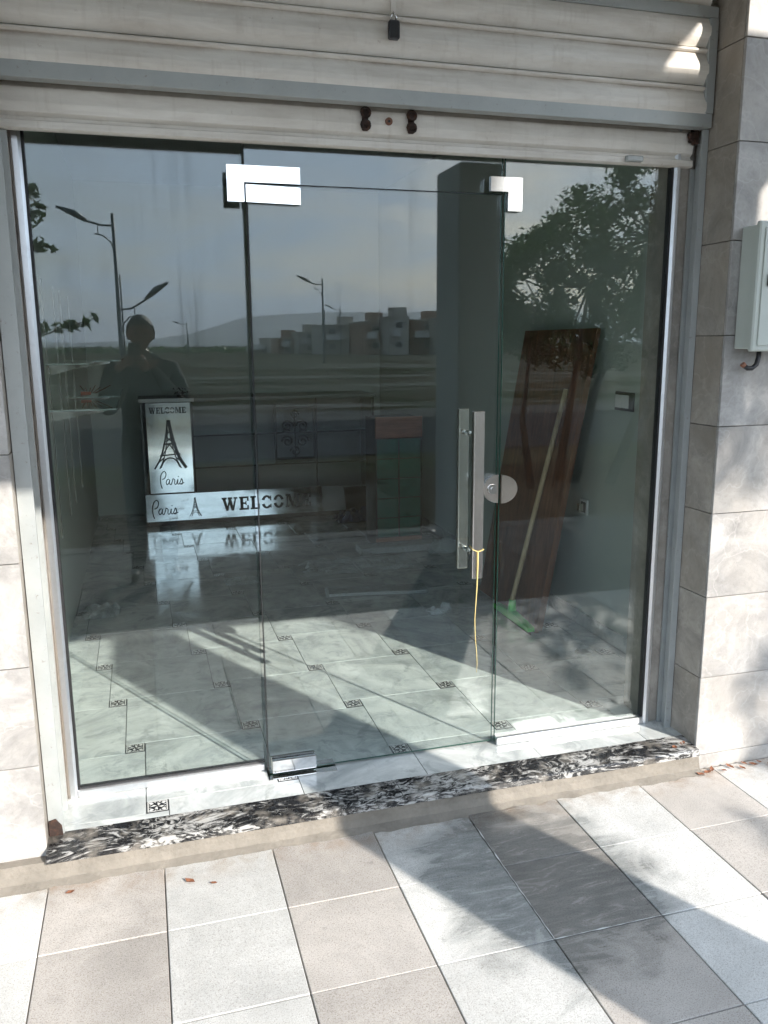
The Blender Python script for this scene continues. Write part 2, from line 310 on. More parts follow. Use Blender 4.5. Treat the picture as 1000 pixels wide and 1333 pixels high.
def wrap():
    t = NT('clear_plastic_wrap'); f = t.noise(t.pos(), 22, 6, 0.7, 1.5)
    gl = t.n('BsdfGlossy'); gl.inputs['Roughness'].default_value = 0.12; gl.inputs['Color'].default_value = (0.75, 0.8, 0.8, 1)
    tr = t.n('BsdfTransparent'); df = t.n('BsdfDiffuse'); df.inputs['Color'].default_value = (0.5, 0.53, 0.53, 1)
    nb = t.bump(f, 1.0, 0.02); t.l(nb, gl.inputs['Normal'])
    a = t.n('MixShader'); a.inputs[0].default_value = 0.45; t.l(gl.outputs[0], a.inputs[1]); t.l(df.outputs[0], a.inputs[2])
    b = t.n('MixShader'); t.l(t.ramp(f, [(0.35, 0.12), (0.62, 0.75)]), b.inputs[0]); t.l(tr.outputs[0], b.inputs[1]); t.l(a.outputs[0], b.inputs[2])
    t.l(b.outputs[0], t.out.inputs['Surface']); return t.m
MAT['wrap'] = wrap()
MAT['grey_panel'] = simple('grey_laminate', (0.20, 0.21, 0.21), 0.5, 0, 0.15, 6, 0.05)
MAT['plinth'] = simple('dark_plinth', (0.03, 0.022, 0.02), 0.5, 0, 0.2, 8, 0.05)
MAT['blue_bag'] = simple('navy_plastic_bag', (0.012, 0.018, 0.055), 0.3, 0, 0.4, 14, 0.3)
MAT['red'] = simple('red_plastic', (0.40, 0.07, 0.03), 0.4, 0, 0.2, 20, 0)
MAT['screen'] = simple('phone_glass', (0.01, 0.01, 0.012), 0.08, 0, 0.1, 20, 0)

# ------------------------------------------------------------------ mesh helpers
class G:
    """collects shapes in world (or local) coordinates; build() links them as one mesh object"""
    def __init__(s): s.bm = bmesh.new(); s.mi = 0
    def _setmi(s, faces):
        for f in faces: f.material_index = s.mi
    def box(s, x0, x1, y0, y1, z0, z1, bev=0.0, mat=None):
        r = bmesh.ops.create_cube(s.bm, size=1.0)
        mx = Matrix.Translation(((x0 + x1) / 2, (y0 + y1) / 2, (z0 + z1) / 2)) @ Matrix.Diagonal((abs(x1 - x0), abs(y1 - y0), abs(z1 - z0), 1))
        if mat is not None: mx = mat @ mx
        bmesh.ops.transform(s.bm, matrix=mx, verts=r['verts'])
        fs = {f for v in r['verts'] for f in v.link_faces}
        s._setmi(fs)
        if bev:
            es = {e for v in r['verts'] for e in v.link_edges}
            rb = bmesh.ops.bevel(s.bm, geom=list(es), offset=bev, segments=1, affect='EDGES', clamp_overlap=True)
            s._setmi(rb['faces'])
        return s
    def tube(s, pts, rad, n=8, caps=True):
        pts = [Vector(p) for p in pts]; rings = []
        rads = rad if isinstance(rad, (list, tuple)) else [rad] * len(pts)
        prevx = None
        for i, p in enumerate(pts):
            d = (pts[min(i + 1, len(pts) - 1)] - pts[max(i - 1, 0)]).normalized()
            a = prevx if prevx is not None else (Vector((0, 0, 1)) if abs(d.z) < 0.9 else Vector((1, 0, 0)))
            x = (a - d * a.dot(d)).normalized(); y = d.cross(x); prevx = x
            rings.append([s.bm.verts.new(p + (x * math.cos(2 * math.pi * k / n) + y * math.sin(2 * math.pi * k / n)) * rads[i]) for k in range(n)])
        for a, b in zip(rings, rings[1:]):
            for k in range(n):
                f = s.bm.faces.new((a[k], a[(k + 1) % n], b[(k + 1) % n], b[k])); f.smooth = True; f.material_index = s.mi
        if caps:
            f = s.bm.faces.new(rings[0][::-1]); f.material_index = s.mi
            f = s.bm.faces.new(rings[-1]); f.material_index = s.mi
        return s
    def prism(s, poly, a, b, axis='Y'):
        """poly: list of 2D points, extruded from a to b along axis"""
        def P(u, v, t): return {'Y': (u, t, v), 'X': (t, u, v), 'Z': (u, v, t)}[axis]
        A = [s.bm.verts.new(P(u, v, a)) for u, v in poly]; B = [s.bm.verts.new(P(u, v, b)) for u, v in poly]
        n = len(poly); fs = [s.bm.faces.new(A), s.bm.faces.new(B[::-1])]
        for k in range(n): fs.append(s.bm.faces.new((A[k], B[k], B[(k + 1) % n], A[(k + 1) % n])))
        s._setmi(fs); return s
    def poly(s, pts):
        f = s.bm.faces.new([s.bm.verts.new(p) for p in pts]); f.material_index = s.mi; return s
    def build(s, name, mats, parent=None, smooth=False):
        bmesh.ops.recalc_face_normals(s.bm, faces=s.bm.faces[:])
        me = bpy.data.meshes.new(name); s.bm.to_mesh(me); s.bm.free()
        for mm in (mats if isinstance(mats, (list, tuple)) else [mats]): me.materials.append(MAT[mm])
        if smooth:
            for p in me.polygons: p.use_smooth = True
        return link(name, me, parent)
def link(name, me, parent=None):
    o = bpy.data.objects.new(name, me); col.objects.link(o)
    if parent is not None:
        o.parent = parent
        if parent.type == 'EMPTY': o.matrix_parent_inverse = Matrix.Translation(-parent.location)
        elif parent.parent is None and parent.location.length: o.matrix_parent_inverse = Matrix.Translation(-parent.location)
    return o
def tag(o, label, cat, group=None):
    o['label'] = label; o['category'] = cat
    if group: o['group'] = group
    return o
def thing(name, label, cat, loc=(0, 0, 0), group=None):
    o = bpy.data.objects.new(name, None); col.objects.link(o); o.location = loc; o.empty_display_size = 0.1
    return tag(o, label, cat, group)
def struct(o): o['kind'] = 'structure'; return o
def box(name, a, mat, parent=None, bev=0.0): return G().box(*a, bev=bev).build(name, mat, parent)

# ------------------------------------------------------------------ setting: ground, pavement, road
Z_PAVE, Z_ST = -0.10, -0.26
TS, TX0, TY0 = 0.343, -0.367, -0.6355
g = G(); g.box(-4000, 4000, -9000, 60, -0.9, Z_ST - 0.02); struct(g.build('ground', 'soil'))
pv = G(); pv.box(-9.0, 13.0, -2.02, -0.02, -0.25, Z_PAVE - 0.006); pave = struct(pv.build('pavement', 'grout'))
def tile_mesh(name, sx, sy, h, bev, mat):
    gg = G(); gg.box(-sx / 2, sx / 2, -sy / 2, sy / 2, -h, 0, bev)
    bmesh.ops.recalc_face_normals(gg.bm, faces=gg.bm.faces[:])
    me = bpy.data.meshes.new(name); gg.bm.to_mesh(me); gg.bm.free(); me.materials.append(MAT[mat]); return me
tm = {c: tile_mesh('paving_tile', TS - 0.0035, TS - 0.0035, 0.03, 0.0018, c) for c in ('tile_white', 'tile_beige')}
rows = [TY0 + TS * 0.5 - TS * j for j in range(0, 5)]
for i in range(-9, 17):
    c = 'tile_beige' if i % 2 == 0 else 'tile_white'
    for j, y in enumerate(rows):
        o = link('paving_tile', tm[c], pave); o.location = (TX0 + TS * (i + 0.5), y, Z_PAVE + random.uniform(-0.0012, 0.0012))
        o.rotation_euler = (random.uniform(-.002, .002), random.uniform(-.002, .002), 0)
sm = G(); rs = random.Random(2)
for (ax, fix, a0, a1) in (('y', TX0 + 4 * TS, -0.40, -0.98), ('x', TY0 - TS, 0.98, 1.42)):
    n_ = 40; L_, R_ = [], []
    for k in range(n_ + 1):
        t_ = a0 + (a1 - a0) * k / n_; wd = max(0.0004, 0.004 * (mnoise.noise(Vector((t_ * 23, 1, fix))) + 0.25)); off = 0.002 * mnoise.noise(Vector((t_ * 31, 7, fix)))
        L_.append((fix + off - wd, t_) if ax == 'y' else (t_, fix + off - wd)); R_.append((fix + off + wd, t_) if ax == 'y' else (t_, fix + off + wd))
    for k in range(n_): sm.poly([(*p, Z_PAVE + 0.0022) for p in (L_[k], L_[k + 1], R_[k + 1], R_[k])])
sm.build('joint_glint', 'white_pl', pave)  # sky glint on wet joints, put in as thin white strips
ap = G(); ap.box(-9.0, 13.0, -3.999, -2.021, -0.25, Z_PAVE - 0.002); struct(ap.build('walkway', 'walk'))
kb = G(); kb.box(-9.0, 13.0, -4.22, -4.0, -0.5, Z_PAVE + 0.005, 0.012); struct(kb.build('kerb', 'kerb'))
rd = G(); rd.poly([(-60, -9.2, Z_ST - 0.008), (90, -12.2, Z_ST - 0.008), (90, -19.0, Z_ST - 0.008), (-60, -15.6, Z_ST - 0.008)]); struct(rd.build('road', 'asphalt'))
pt = G(); pt.poly([(-60, -13.6, Z_ST - 0.002), (90, -20.9, Z_ST - 0.002), (90, -23.6, Z_ST - 0.002), (-60, -16.2, Z_ST - 0.002)]); struct(pt.build('footpath', 'path'))

bd = G(); bd.poly([(-9, -4.22, Z_ST - 0.012), (13, -4.22, Z_ST - 0.012), (13, -8.9, Z_ST - 0.012), (-9, -8.4, Z_ST - 0.012)]); struct(bd.build('planting_bed', 'bed'))
# ------------------------------------------------------------------ shop shell
XLW, XRW, YB, ZC = -0.445, 2.24, 5.08, 2.75
struct(box('wall_left', (XLW - 0.2, XLW, 0.13, YB, -0.2, ZC + 0.15), 'wallpaint'))
wr = struct(box('wall_right', (XRW, XRW + 0.2, 0.13, YB, -0.2, ZC + 0.15), 'wallpaint'))
box('skirting', (XRW - 0.009, XRW + 0.02, 0.16, YB, 0.001, 0.078), 'marble', wr, 0.002)
struct(box('wall_back', (XLW - 0.2, XRW + 0.2, YB, YB + 0.2, -0.2, ZC + 0.15), 'wallpaint'))
struct(box('ceiling', (XLW - 0.2, XRW + 0.2, 0.10, YB + 0.2, ZC + 0.16, ZC + 0.36), 'ceiling'))

# interior floor: big marble squares with a small ornamental square at each corner (hopscotch lattice)
AX, BX = 0.4515, 0.0735
P0 = Vector((0.344, 0.397))
fl = struct(box('shop_floor', (XLW - 0.15, XRW + 0.15, -0.21, YB + 0.1, -0.2, -0.006), 'grout_floor'))
def clip(poly, x0, x1, y0, y1):
    def cut(p, inside, inter):
        out = []
        for k in range(len(p)):
            a, b = p[k - 1], p[k]
            if inside(b):
                if not inside(a): out.append(inter(a, b))
                out.append(b)
            elif inside(a): out.append(inter(a, b))
        return out
    for ax, lim, sg in ((0, x0, 1), (0, x1, -1), (1, y0, 1), (1, y1, -1)):
        if not poly: return poly
        poly = cut(poly, lambda p: sg * (p[ax] - lim) >= 0, lambda a, b: tuple(a[i] + (b[i] - a[i]) * (lim - a[ax]) / (b[ax] - a[ax]) for i in (0, 1)))
    return poly
# shared ornament for the small squares
og = G(); h = BX / 2 - 0.0012; og.mi = 0; og.box(-h, h, -h, h, -0.02, 0.0005, 0.0008)
og.mi = 1; zt = 0.0009
def orn(pts): og.poly([(x, y, zt) for x, y in pts])
for k in range(4):
    a = k * math.pi / 2; ca, sa = math.cos(a), math.sin(a)
    rot = lambda p: (p[0] * ca - p[1] * sa, p[0] * sa + p[1] * ca)
    orn([rot(p) for p in ((-h * .92, h * .82), (h * .80, h * .82), (h * .80, h * .92), (-h * .92, h * .92))])
    orn([rot(p) for p in ((0.002, 0.002), (0.010, 0.013), (0.0, 0.024), (-0.0, 0.012))])
    orn([rot(p) for p in ((0.012, 0.020), (0.020, 0.012), (0.027, 0.019), (0.027, 0.027), (0.019, 0.027))])
    orn([rot(p) for p in ((0.004, 0.0255), (0.009, 0.021), (0.010, 0.0275))])
    orn([rot(p) for p in ((-0.004, 0.0255), (-0.009, 0.021), (-0.010, 0.0275))])
ome = bpy.data.meshes.new('inset_tile'); og.bm.to_mesh(ome); og.bm.free(); ome.materials.append(MAT['black_tile']); ome.materials.append(MAT['white_print'])
full_me = tile_mesh('floor_tile', AX - 0.0028, AX - 0.0028, 0.02, 0.0012, 'marble')
for i in range(-14, 16):
    for j in range(-14, 16):
        p = P0 + Vector((AX, BX)) * i + Vector((-BX, AX)) * j
        # small square centred at p, the big square leans against its upper right
        if XLW < p.x < XRW and -0.16 < p.y < YB:
            o = link('inset_tile', ome, fl); o.location = (p.x, p.y, 0.0)
        c = Vector((p.x + (AX - BX) / 2, p.y + (AX + BX) / 2))
        hh = (AX - 0.0028) / 2
        pl = [(c.x - hh, c.y - hh), (c.x + hh, c.y - hh), (c.x + hh, c.y + hh), (c.x - hh, c.y + hh)]
        cp = clip(pl, XLW, XRW, -0.196, YB)
        if len(cp) < 3: continue
        if abs(max(x for x, y in cp) - min(x for x, y in cp) - 2 * hh) < 1e-5 and abs(max(y for x, y in cp) - min(y for x, y in cp) - 2 * hh) < 1e-5:
            o = link('floor_tile', full_me, fl); o.location = (c.x, c.y, 0.0)
        else:
            if max(x for x, y in cp) - min(x for x, y in cp) < 0.01 or max(y for x, y in cp) - min(y for x, y in cp) < 0.01: continue
            G().prism([(x - c.x, y - c.y) for x, y in cp], -0.02, 0.0, 'Z').build('floor_tile', 'marble', fl).location = (c.x, c.y, 0)

# step: marble sill on a rough concrete riser
st = thing('doorstep', 'black and white marble sill on a concrete step before the glass front', 'doorstep', (0.8, -0.25, Z_PAVE))
sg = G(); sg.prism([(-0.312, -0.034), (-0.312, -0.014), (-0.306, -0.009), (-0.197, 0.0005), (-0.197, -0.03)], -0.37, 0.78, 'X'); sg.build('sill_slab', 'sill', st)
sg = G(); sg.prism([(-0.310, -0.034), (-0.310, -0.014), (-0.304, -0.009), (-0.197, 0.0008), (-0.197, -0.03)], 0.7825, 1.964, 'X'); sg.build('sill_slab', 'sill', st)
rg = G()
xs = [-2.2 + 4.17 * k / 90 for k in range(91)]
prof = []
for x in xs:
    n1 = mnoise.noise(Vector((x * 7, 0, 3))); n2 = mnoise.noise(Vector((x * 13, 5, 3)))
    prof.append([(x, -0.297 + 0.004 * n1, -0.033), (x, -0.300 + 0.005 * n2, -0.065), (x, -0.308 + 0.006 * n1, -0.088), (x, -0.332 + 0.016 * n2, -0.0985 + 0.002 * n1), (x, -0.36 + 0.02 * n1, -0.106), (x, -0.20, -0.106), (x, -0.20, -0.033)])
vv = [[rg.bm.verts.new(p) for p in r] for r in prof]
for a, b in zip(vv, vv[1:]):
    for k in range(7): rg.bm.faces.new((a[k], a[(k + 1) % 7], b[(k + 1) % 7], b[k]))
rg.bm.faces.new(vv[0]); rg.bm.faces.new(vv[-1][::-1]); rg.build('riser', 'concrete', st)

# ------------------------------------------------------------------ tiled piers either side of the opening
JO = [0.27 + 0.3175 * k for k in range(-2, 8)]
def pier(label, x0, x1, y0, y1, inner, ztop, tile_w):
    """x0..x1 outer body ; inner = +1 when the opening is on its right side"""
    t = thing('stone_pier', label, 'pier', ((x0 + x1) / 2, (y0 + y1) / 2, Z_PAVE))
    box('core', (x0 + 0.012, x1 - 0.012, y0 + 0.012, y1, -0.3, ztop), 'grout', t)
    zz = [z for z in JO if z < ztop] + [ztop]
    lo = -0.16
    for k in range(len(zz)):
        b, a = (lo if k == 0 else zz[k - 1]), zz[k]
        if a <= lo: continue
        b = max(b, lo)
        x = x1 if inner > 0 else x0
        while (x > x0 + 0.01) if inner > 0 else (x < x1 - 0.01):
            nx = max(x0, x - tile_w) if inner > 0 else min(x1, x + tile_w)
            u, v = min(x, nx), max(x, nx)
            dy = random.uniform(-0.001, 0.001)
            box('wall_tile', (u + 0.0012, v - 0.0012, y0 + dy, y0 + 0.0125 + dy, b + 0.0013, a - 0.0013), 'stone', t, 0.0015)
            x = nx
        # return into the doorway
        xe = x1 if inner > 0 else x0
        if inner > 0: box('wall_tile', (xe - 0.0125, xe - 0.001 + random.uniform(-.001, .0005), y0 + 0.014, y1, b + 0.0013, a - 0.0013), 'stone_jamb', t, 0.001)
        else: box('wall_tile', (xe + 0.001 + random.uniform(-.0005, .001), xe + 0.0125, y0 + 0.014, y1, b + 0.0013, a - 0.0013), 'stone_jamb', t, 0.001)
    return t
pier('grey stone tiled pier beside the left shutter guide rail', -3.4, -0.369, -0.262, 0.125, 1, 2.66, 0.62)
pier('grey stone tiled pier carrying the pale green meter box', 1.964, 5.6, -0.284, 0.125, -1, 2.66, 0.62)
wu = thing('upper_wall', 'plain white rendered wall above the roller shutter', 'wall', (1.0, 0.0, 2.66))
box('render_coat', (-3.4, 5.6, -0.298, 0.34, 2.665, 3.99), 'plaster', wu)

# arcade: columns, deep fascia beam with a raked end, roof slab
ar = thing('arcade', 'grey rendered arcade roof with a deep fascia on square columns', 'arcade', (0, -3.0, Z_PAVE))
for (x0, x1) in ((2.20, 2.52), (-3.75, -3.43)):
    cgo = G(); cgo.box(x0, x1, -3.42, -2.945, Z_PAVE - 0.05, 2.748, 0.012); cc = cgo.build('column', 'column', ar)
    box('plinth', (x0 - 0.03, x1 + 0.03, -3.45, -2.915, Z_PAVE - 0.02, 0.05), 'stone_jamb', cc, 0.006)
fg = G(); fg.prism([(-6.0, 2.75), (3.38, 2.75), (3.38, 3.50), (3.80, 3.99), (-6.0, 3.99)], -2.95, -2.76, 'Y'); fg.build('fascia', 'fascia', ar)
fg = G(); fg.box(-6.0, 3.15, -2.95, -0.30, 3.995, 4.2); fg.build('roof_slab', 'fascia', ar)

# ------------------------------------------------------------------ roller shutter: front cover of slats in a steel frame, and the raised curtain's bottom slat
sh = thing('roller_shutter', 'weathered white roller shutter rolled up above the glass front', 'shutter', (0.8, -0.1, 2.1))
def slat(z0, z1, x0, x1, yf, name='slat', bulge=0.019):
    pts = []
    hgt = z1 - z0
    for k in range(9):
        t_ = k / 8; pts.append((yf - bulge * math.sin(math.pi * min(1, t_ / 0.86)) if t_ < 0.86 else yf, z0 + hgt * 0.02 + hgt * 0.80 * t_ / 0.86 if t_ <= 0.86 else z0 + hgt * 0.86))
    pts += [(yf - 0.006, z0 + hgt * 0.875), (yf - 0.011, z0 + hgt * 0.91), (yf - 0.011, z0 + hgt * 0.95), (yf - 0.005, z0 + hgt * 0.985), (yf, z0 + hgt * 0.995)]
    pts += [(yf + 0.004, z0 + hgt * 0.995), (yf + 0.004, z0 + hgt * 0.02)]
    gg = G(); gg.prism(pts, x0, x1, 'X'); return gg.build(name, 'shutter', sh)
YC = -0.128
pitch = 0.1195
zb = 2.262
for k in range(4): slat(zb + pitch * k - (0.0), zb + pitch * (k + 1), -0.372, 1.93, YC)
def bar(a, name='frame_bar', m='galv'): return box(name, a, m, sh, 0.0015)
bar((-0.372, 1.958, YC - 0.014, YC + 0.03, 2.247, 2.292)); bar((-0.372, 1.958, YC - 0.014, YC + 0.03, 2.592, 2.628))
bar((1.925, 1.9595, YC - 0.016, YC + 0.032, 2.2925, 2.5915))
# curtain behind
cb = G(); cb.prism([(-0.072, 2.128), (-0.080, 2.132), (-0.080, 2.150), (-0.066, 2.156), (-0.062, 2.165), (-0.075, 2.175), (-0.079, 2.20), (-0.075, 2.24), (-0.066, 2.26), (-0.066, 2.40), (-0.058, 2.40), (-0.052, 2.128)], -0.345, 1.935, 'X')
bs = cb.build('bottom_slat', 'shutter', sh)
for x in (0.73, 0.882):
    hg = G()
    for dz in (0.0, 0.033):
        hg.tube([(x + math.cos(a) * 0.0125, -0.088, 2.196 + dz * 1.1 + math.sin(a) * 0.0125) for a in [k * math.pi / 5 for k in range(11)]], 0.006, 7)
        hg.tube([(x, -0.074, 2.198 + dz), (x, -0.092, 2.198 + dz)], 0.008, 7)
    hg.box(x - 0.010, x + 0.010, -0.084, -0.074, 2.180, 2.246, 0.003)
    hg.build('rusty_hasp', 'rust', bs)
kh = G(); kh.tube([(0.808, -0.074, 2.212), (0.808, -0.083, 2.212)], 0.012, 14); kh.build('keyhole_plate', 'wood_edge', bs)
kh = G(); kh.tube([(0.808, -0.0832, 2.212), (0.808, -0.0845, 2.212)], 0.004, 10); kh.build('keyhole', 'seal', bs)
rb = G()
for k in range(7): rb.box(1.90 + random.uniform(0, .02), 1.942, -0.10, -0.075 - random.uniform(0, .012), 2.20 + k * 0.007, 2.212 + k * 0.007, 0.003)
rb.build('rusty_bracket', 'rust', sh)
lb = G(); lb.box(1.66, 1.725, -0.098, -0.079, 2.134, 2.153, 0.003); lb.build('latch_bolt', 'galv', sh)
# padlock and strap on the cover
pl = thing('padlock', 'small black padlock hanging from a strap on the shutter cover', 'padlock', (0.80, -0.15, 2.43))
box('body', (0.786, 0.820, -0.166, -0.146, 2.425, 2.478, ), 'black', pl, 0.004)
sk = G(); sk.tube([(0.795, -0.156, 2.478), (0.795, -0.155, 2.492), (0.803, -0.154, 2.502), (0.811, -0.155, 2.492), (0.811, -0.156, 2.478)], 0.003, 6); sk.build('shackle', 'chrome_dull', pl)
box('strap', (0.796, 0.812, -0.1505, -0.1475, 2.488, 2.66), 'shutter', pl)

# guide rails in the jambs
gr = thing('guide_rail', 'grey steel shutter guide rail next to the left stone pier', 'rail', (-0.34, -0.16, 0), 'shutter guide rails')
q = G(); q.box(-0.367, -0.322, -0.205, -0.198, -0.01, 2.245); q.box(-0.367, -0.360, -0.1975, -0.06, -0.01, 2.125); q.box(-0.3595, -0.322, -0.066, -0.058, -0.01, 2.125); q.build('channel', 'galv', gr)
q = G(); q.prism([(-0.366, -0.02), (-0.325, -0.02), (-0.328, 0.03), (-0.345, 0.055), (-0.366, 0.05)], -0.212, -0.2055, 'Y'); q.build('rust_patch', 'rust', gr)
gr = thing('guide_rail', 'grey steel shutter guide rail set in the right tiled jamb', 'rail', (1.95, -0.09, 0), 'shutter guide rails')
q = G(); q.box(1.938, 1.963, -0.122, -0.114, -0.01, 2.245); q.box(1.956, 1.963, -0.1135, -0.068, -0.01, 2.245); q.box(1.938, 1.963, -0.0675, -0.060, -0.01, 2.125); q.build('channel', 'galv', gr)

# ------------------------------------------------------------------ glass front
gf = thing('shopfront', 'frameless green tinted glass shop front with chrome posts and bottom rails', 'shopfront', (0.8, 0, 0))
YL, YD, YR = 0.02, -0.03, -0.05
def pane(name, x0, x1, yc, z0, z1, parent, th=0.010):
    gg = G(); gg.mi = 0
    y0, y1 = yc - th / 2, yc + th / 2
    gg.poly([(x0, y0, z0), (x1, y0, z0), (x1, y0, z1), (x0, y0, z1)]); gg.poly([(x1, y1, z0), (x0, y1, z0), (x0, y1, z1), (x1, y1, z1)])
    gg.mi = 1
    for a, b in (((x0, z0), (x1, z0)), ((x1, z0), (x1, z1)), ((x1, z1), (x0, z1)), ((x0, z1), (x0, z0))):
        gg.poly([(a[0], y0, a[1]), (a[0], y1, a[1]), (b[0], y1, b[1]), (b[0], y0, b[1])])
    bmesh.ops.remove_doubles(gg.bm, verts=gg.bm.verts[:], dist=1e-6)
    return gg.build(name, ['glass', 'glass_edge'], parent)
ZT = 2.30
pane('fixed_pane', -0.300, 0.350, YL, 0.006, ZT, gf)
pane('fixed_pane', 1.226, 1.884, YR, 0.012, ZT, gf)
pane('transom_pane', 0.3515, 1.2245, YD, 2.018, ZT, gf)
# posts and rails
def post(x0, x1, y0, y1, z1): 
    gg = G(); gg.box(x0, x1, y0, y1, -0.004, z1, 0.008); return gg.build('chrome_post', 'alu', gf)
post(-0.326, -0.294, YL - 0.022, YL + 0.022, 2.32); post(1.872, 1.898, YR - 0.022, YR + 0.022, 2.32)
box('bottom_rail', (-0.2935, 0.349, YL - 0.02, YL + 0.02, 0.001, 0.030), 'alu', gf, 0.004)
box('bottom_rail', (1.229, 1.8715, YR - 0.02, YR + 0.02, 0.001, 0.030), 'alu', gf, 0.004)
box('gasket', (-0.2935, -0.286, YL - 0.012, YL + 0.012, 0.0305, 2.30), 'seal', gf)
box('gasket', (1.864, 1.8715, YR - 0.012, YR + 0.012, 0.0305, 2.30), 'seal', gf)
box('gasket', (-0.2855, 0.349, YL - 0.009, YL + 0.009, 0.0302, 0.036), 'seal', gf)
# inner jamb strip between the right post and the pier
box('jamb_liner', (1.899, 1.9625, -0.055, 0.12, 0.0, 2.32), 'stone_jamb', gf, 0.002)
box('jamb_liner', (-0.3685, -0.327, -0.05, 0.12, 0.0, 2.32), 'stone_jamb', gf, 0.002)
# top patch fittings that belong to the fixed glass
q = G(); q.prism([(0.294, 1.958), (0.346, 1.958), (0.346, 2.0165), (0.523, 2.0165), (0.523, 2.066), (0.294, 2.066)], YD - 0.022, YD - 0.0065, 'Y'); q.build('patch_fitting', 'chrome', gf)
q = G(); q.prism([(1.165, 2.0195), (1.229, 2.0195), (1.229, 1.958), (1.281, 1.958), (1.281, 2.066), (1.165, 2.066)], YR - 0.022, YR - 0.0065, 'Y'); q.build('patch_fitting', 'chrome_dull', gf)
q = G()
for k in range(1): q.prism([(1.2265 + 0.0, 1.003 - 0.052)] + [(1.2265 + 0.062 * math.cos(a), 1.003 + 0.052 * math.sin(a)) for a in [-math.pi / 2 + math.pi * j / 14 for j in range(1, 14)]] + [(1.2265, 1.003 + 0.052)], YR - 0.022, YR - 0.0065, 'Y')
q.build('lock_keeper', 'handle', gf)

dr = thing('glass_door', 'frameless glass door with chrome patch fittings and long square pull handle', 'door', (0.36, YD, 0.0))
pane('door_leaf', 0.3585, 1.2225, YD, 0.008, 2.0145, dr)
# thin dark outline where the polished door edge meets the air gap
q = G(); q.box(0.3535, 0.3565, YD - 0.0045, YD + 0.0045, 0.02, 2.0175); q.build('edge_strip', 'seal', dr)
q = G(); q.box(0.3585, 1.2225, YD - 0.0045, YD + 0.0045, 2.0148, 2.0176); q.build('edge_strip', 'seal', dr)
q = G(); q.prism([(0.3515, 1.958), (0.523, 1.955), (0.523, 2.006), (0.3515, 2.010)], YD - 0.022, YD - 0.0062, 'Y'); q.build('patch_fitting', 'chrome', dr)
q = G(); q.box(0.368, 0.528, YD - 0.022, YD - 0.0062, 0.012, 0.062, 0.002); q.build('patch_fitting', 'chrome', dr)
q = G(); q.box(0.368, 0.528, YD + 0.0062, YD + 0.022, 0.012, 0.062, 0.002); q.build('patch_fitting', 'chrome_dull', dr)
q = G(); q.prism([(1.2205 - 0.058 * math.cos(a), 1.003 + 0.052 * math.sin(a)) for a in [-math.pi / 2 + math.pi * j / 14 for j in range(15)]], YD - 0.026, YD - 0.0062, 'Y'); lk = q.build('lock_case', 'handle', dr)
q = G(); q.tube([(1.196, YD - 0.0262, 1.003), (1.196, YD - 0.033, 1.003)], [0.019, 0.017], 18); q.tube([(1.196, YD - 0.033, 1.003), (1.196, YD - 0.037, 1.003)], 0.008, 12); q.build('cylinder', 'chrome', lk)
hd = G(); hd.box(1.100, 1.140, YD - 0.085, YD - 0.060, 0.690, 1.290, 0.002); ho = hd.build('pull_handle', 'handle', dr)
hd = G(); hd.tube([(1.118, YD - 0.0600, 1.205), (1.118, YD - 0.0055, 1.205)], 0.009, 12); hd.tube([(1.118, YD - 0.0600, 0.775), (1.118, YD - 0.0055, 0.775)], 0.009, 12); hd.build('standoff', 'chrome', ho)
hd = G(); hd.box(1.100, 1.140, YD + 0.060, YD + 0.085, 0.690, 1.290, 0.002); ho = hd.build('pull_handle', 'handle', dr)
hd = G(); hd.tube([(1.118, YD + 0.0055, 1.205), (1.118, YD + 0.060, 1.205)], 0.009, 12); hd.tube([(1.118, YD + 0.0055, 0.775), (1.118, YD + 0.060, 0.775)], 0.009, 12); hd.build('standoff', 'chrome', ho)
# floor spring plate below the pivot
fs_ = box('floor_spring', (0.352, 0.60, -0.075, 0.015, 0.0012, 0.0035), 'chrome_dull'); tag(fs_, 'flat steel floor spring plate let into the threshold under the door pivot', 'plate')

sgp = thing('string', 'yellow string tied round the door handle with one end hanging', 'string', (1.12, YD - 0.09, 0.79))
q = G(); hw = 0.0165; yy0, yy1 = YD - 0.0875, YD - 0.0575
loop = [(1.0985, yy0, 0.800), (1.1195, yy0 - 0.002, 0.790), (1.1415, yy0, 0.797), (1.1415, yy1, 0.800), (1.1190, yy1 + .002, 0.806), (1.0985, yy1, 0.806), (1.0985, yy0, 0.800)]
q.tube(loop, 0.0016, 6, False); q.build('knot', 'yellow', sgp)
q = G(); q.tube([(1.1185, yy0 - 0.002, 0.792), (1.1190, yy0 - 0.001, 0.74), (1.117, yy0, 0.66), (1.113, yy0 - 0.002, 0.60), (1.109, yy0 - 0.004, 0.54), (1.112, yy0 - 0.004, 0.47), (1.119, yy0 - 0.002, 0.41), (1.1205, yy0 - 0.004, 0.37), (1.1195, yy0 - 0.003, 0.335)], [0.0026, 0.0025, 0.0024, 0.0018, 0.0016, 0.0014, 0.0012, 0.001, 0.0008], 6); q.build('loose_end', 'yellow', sgp)

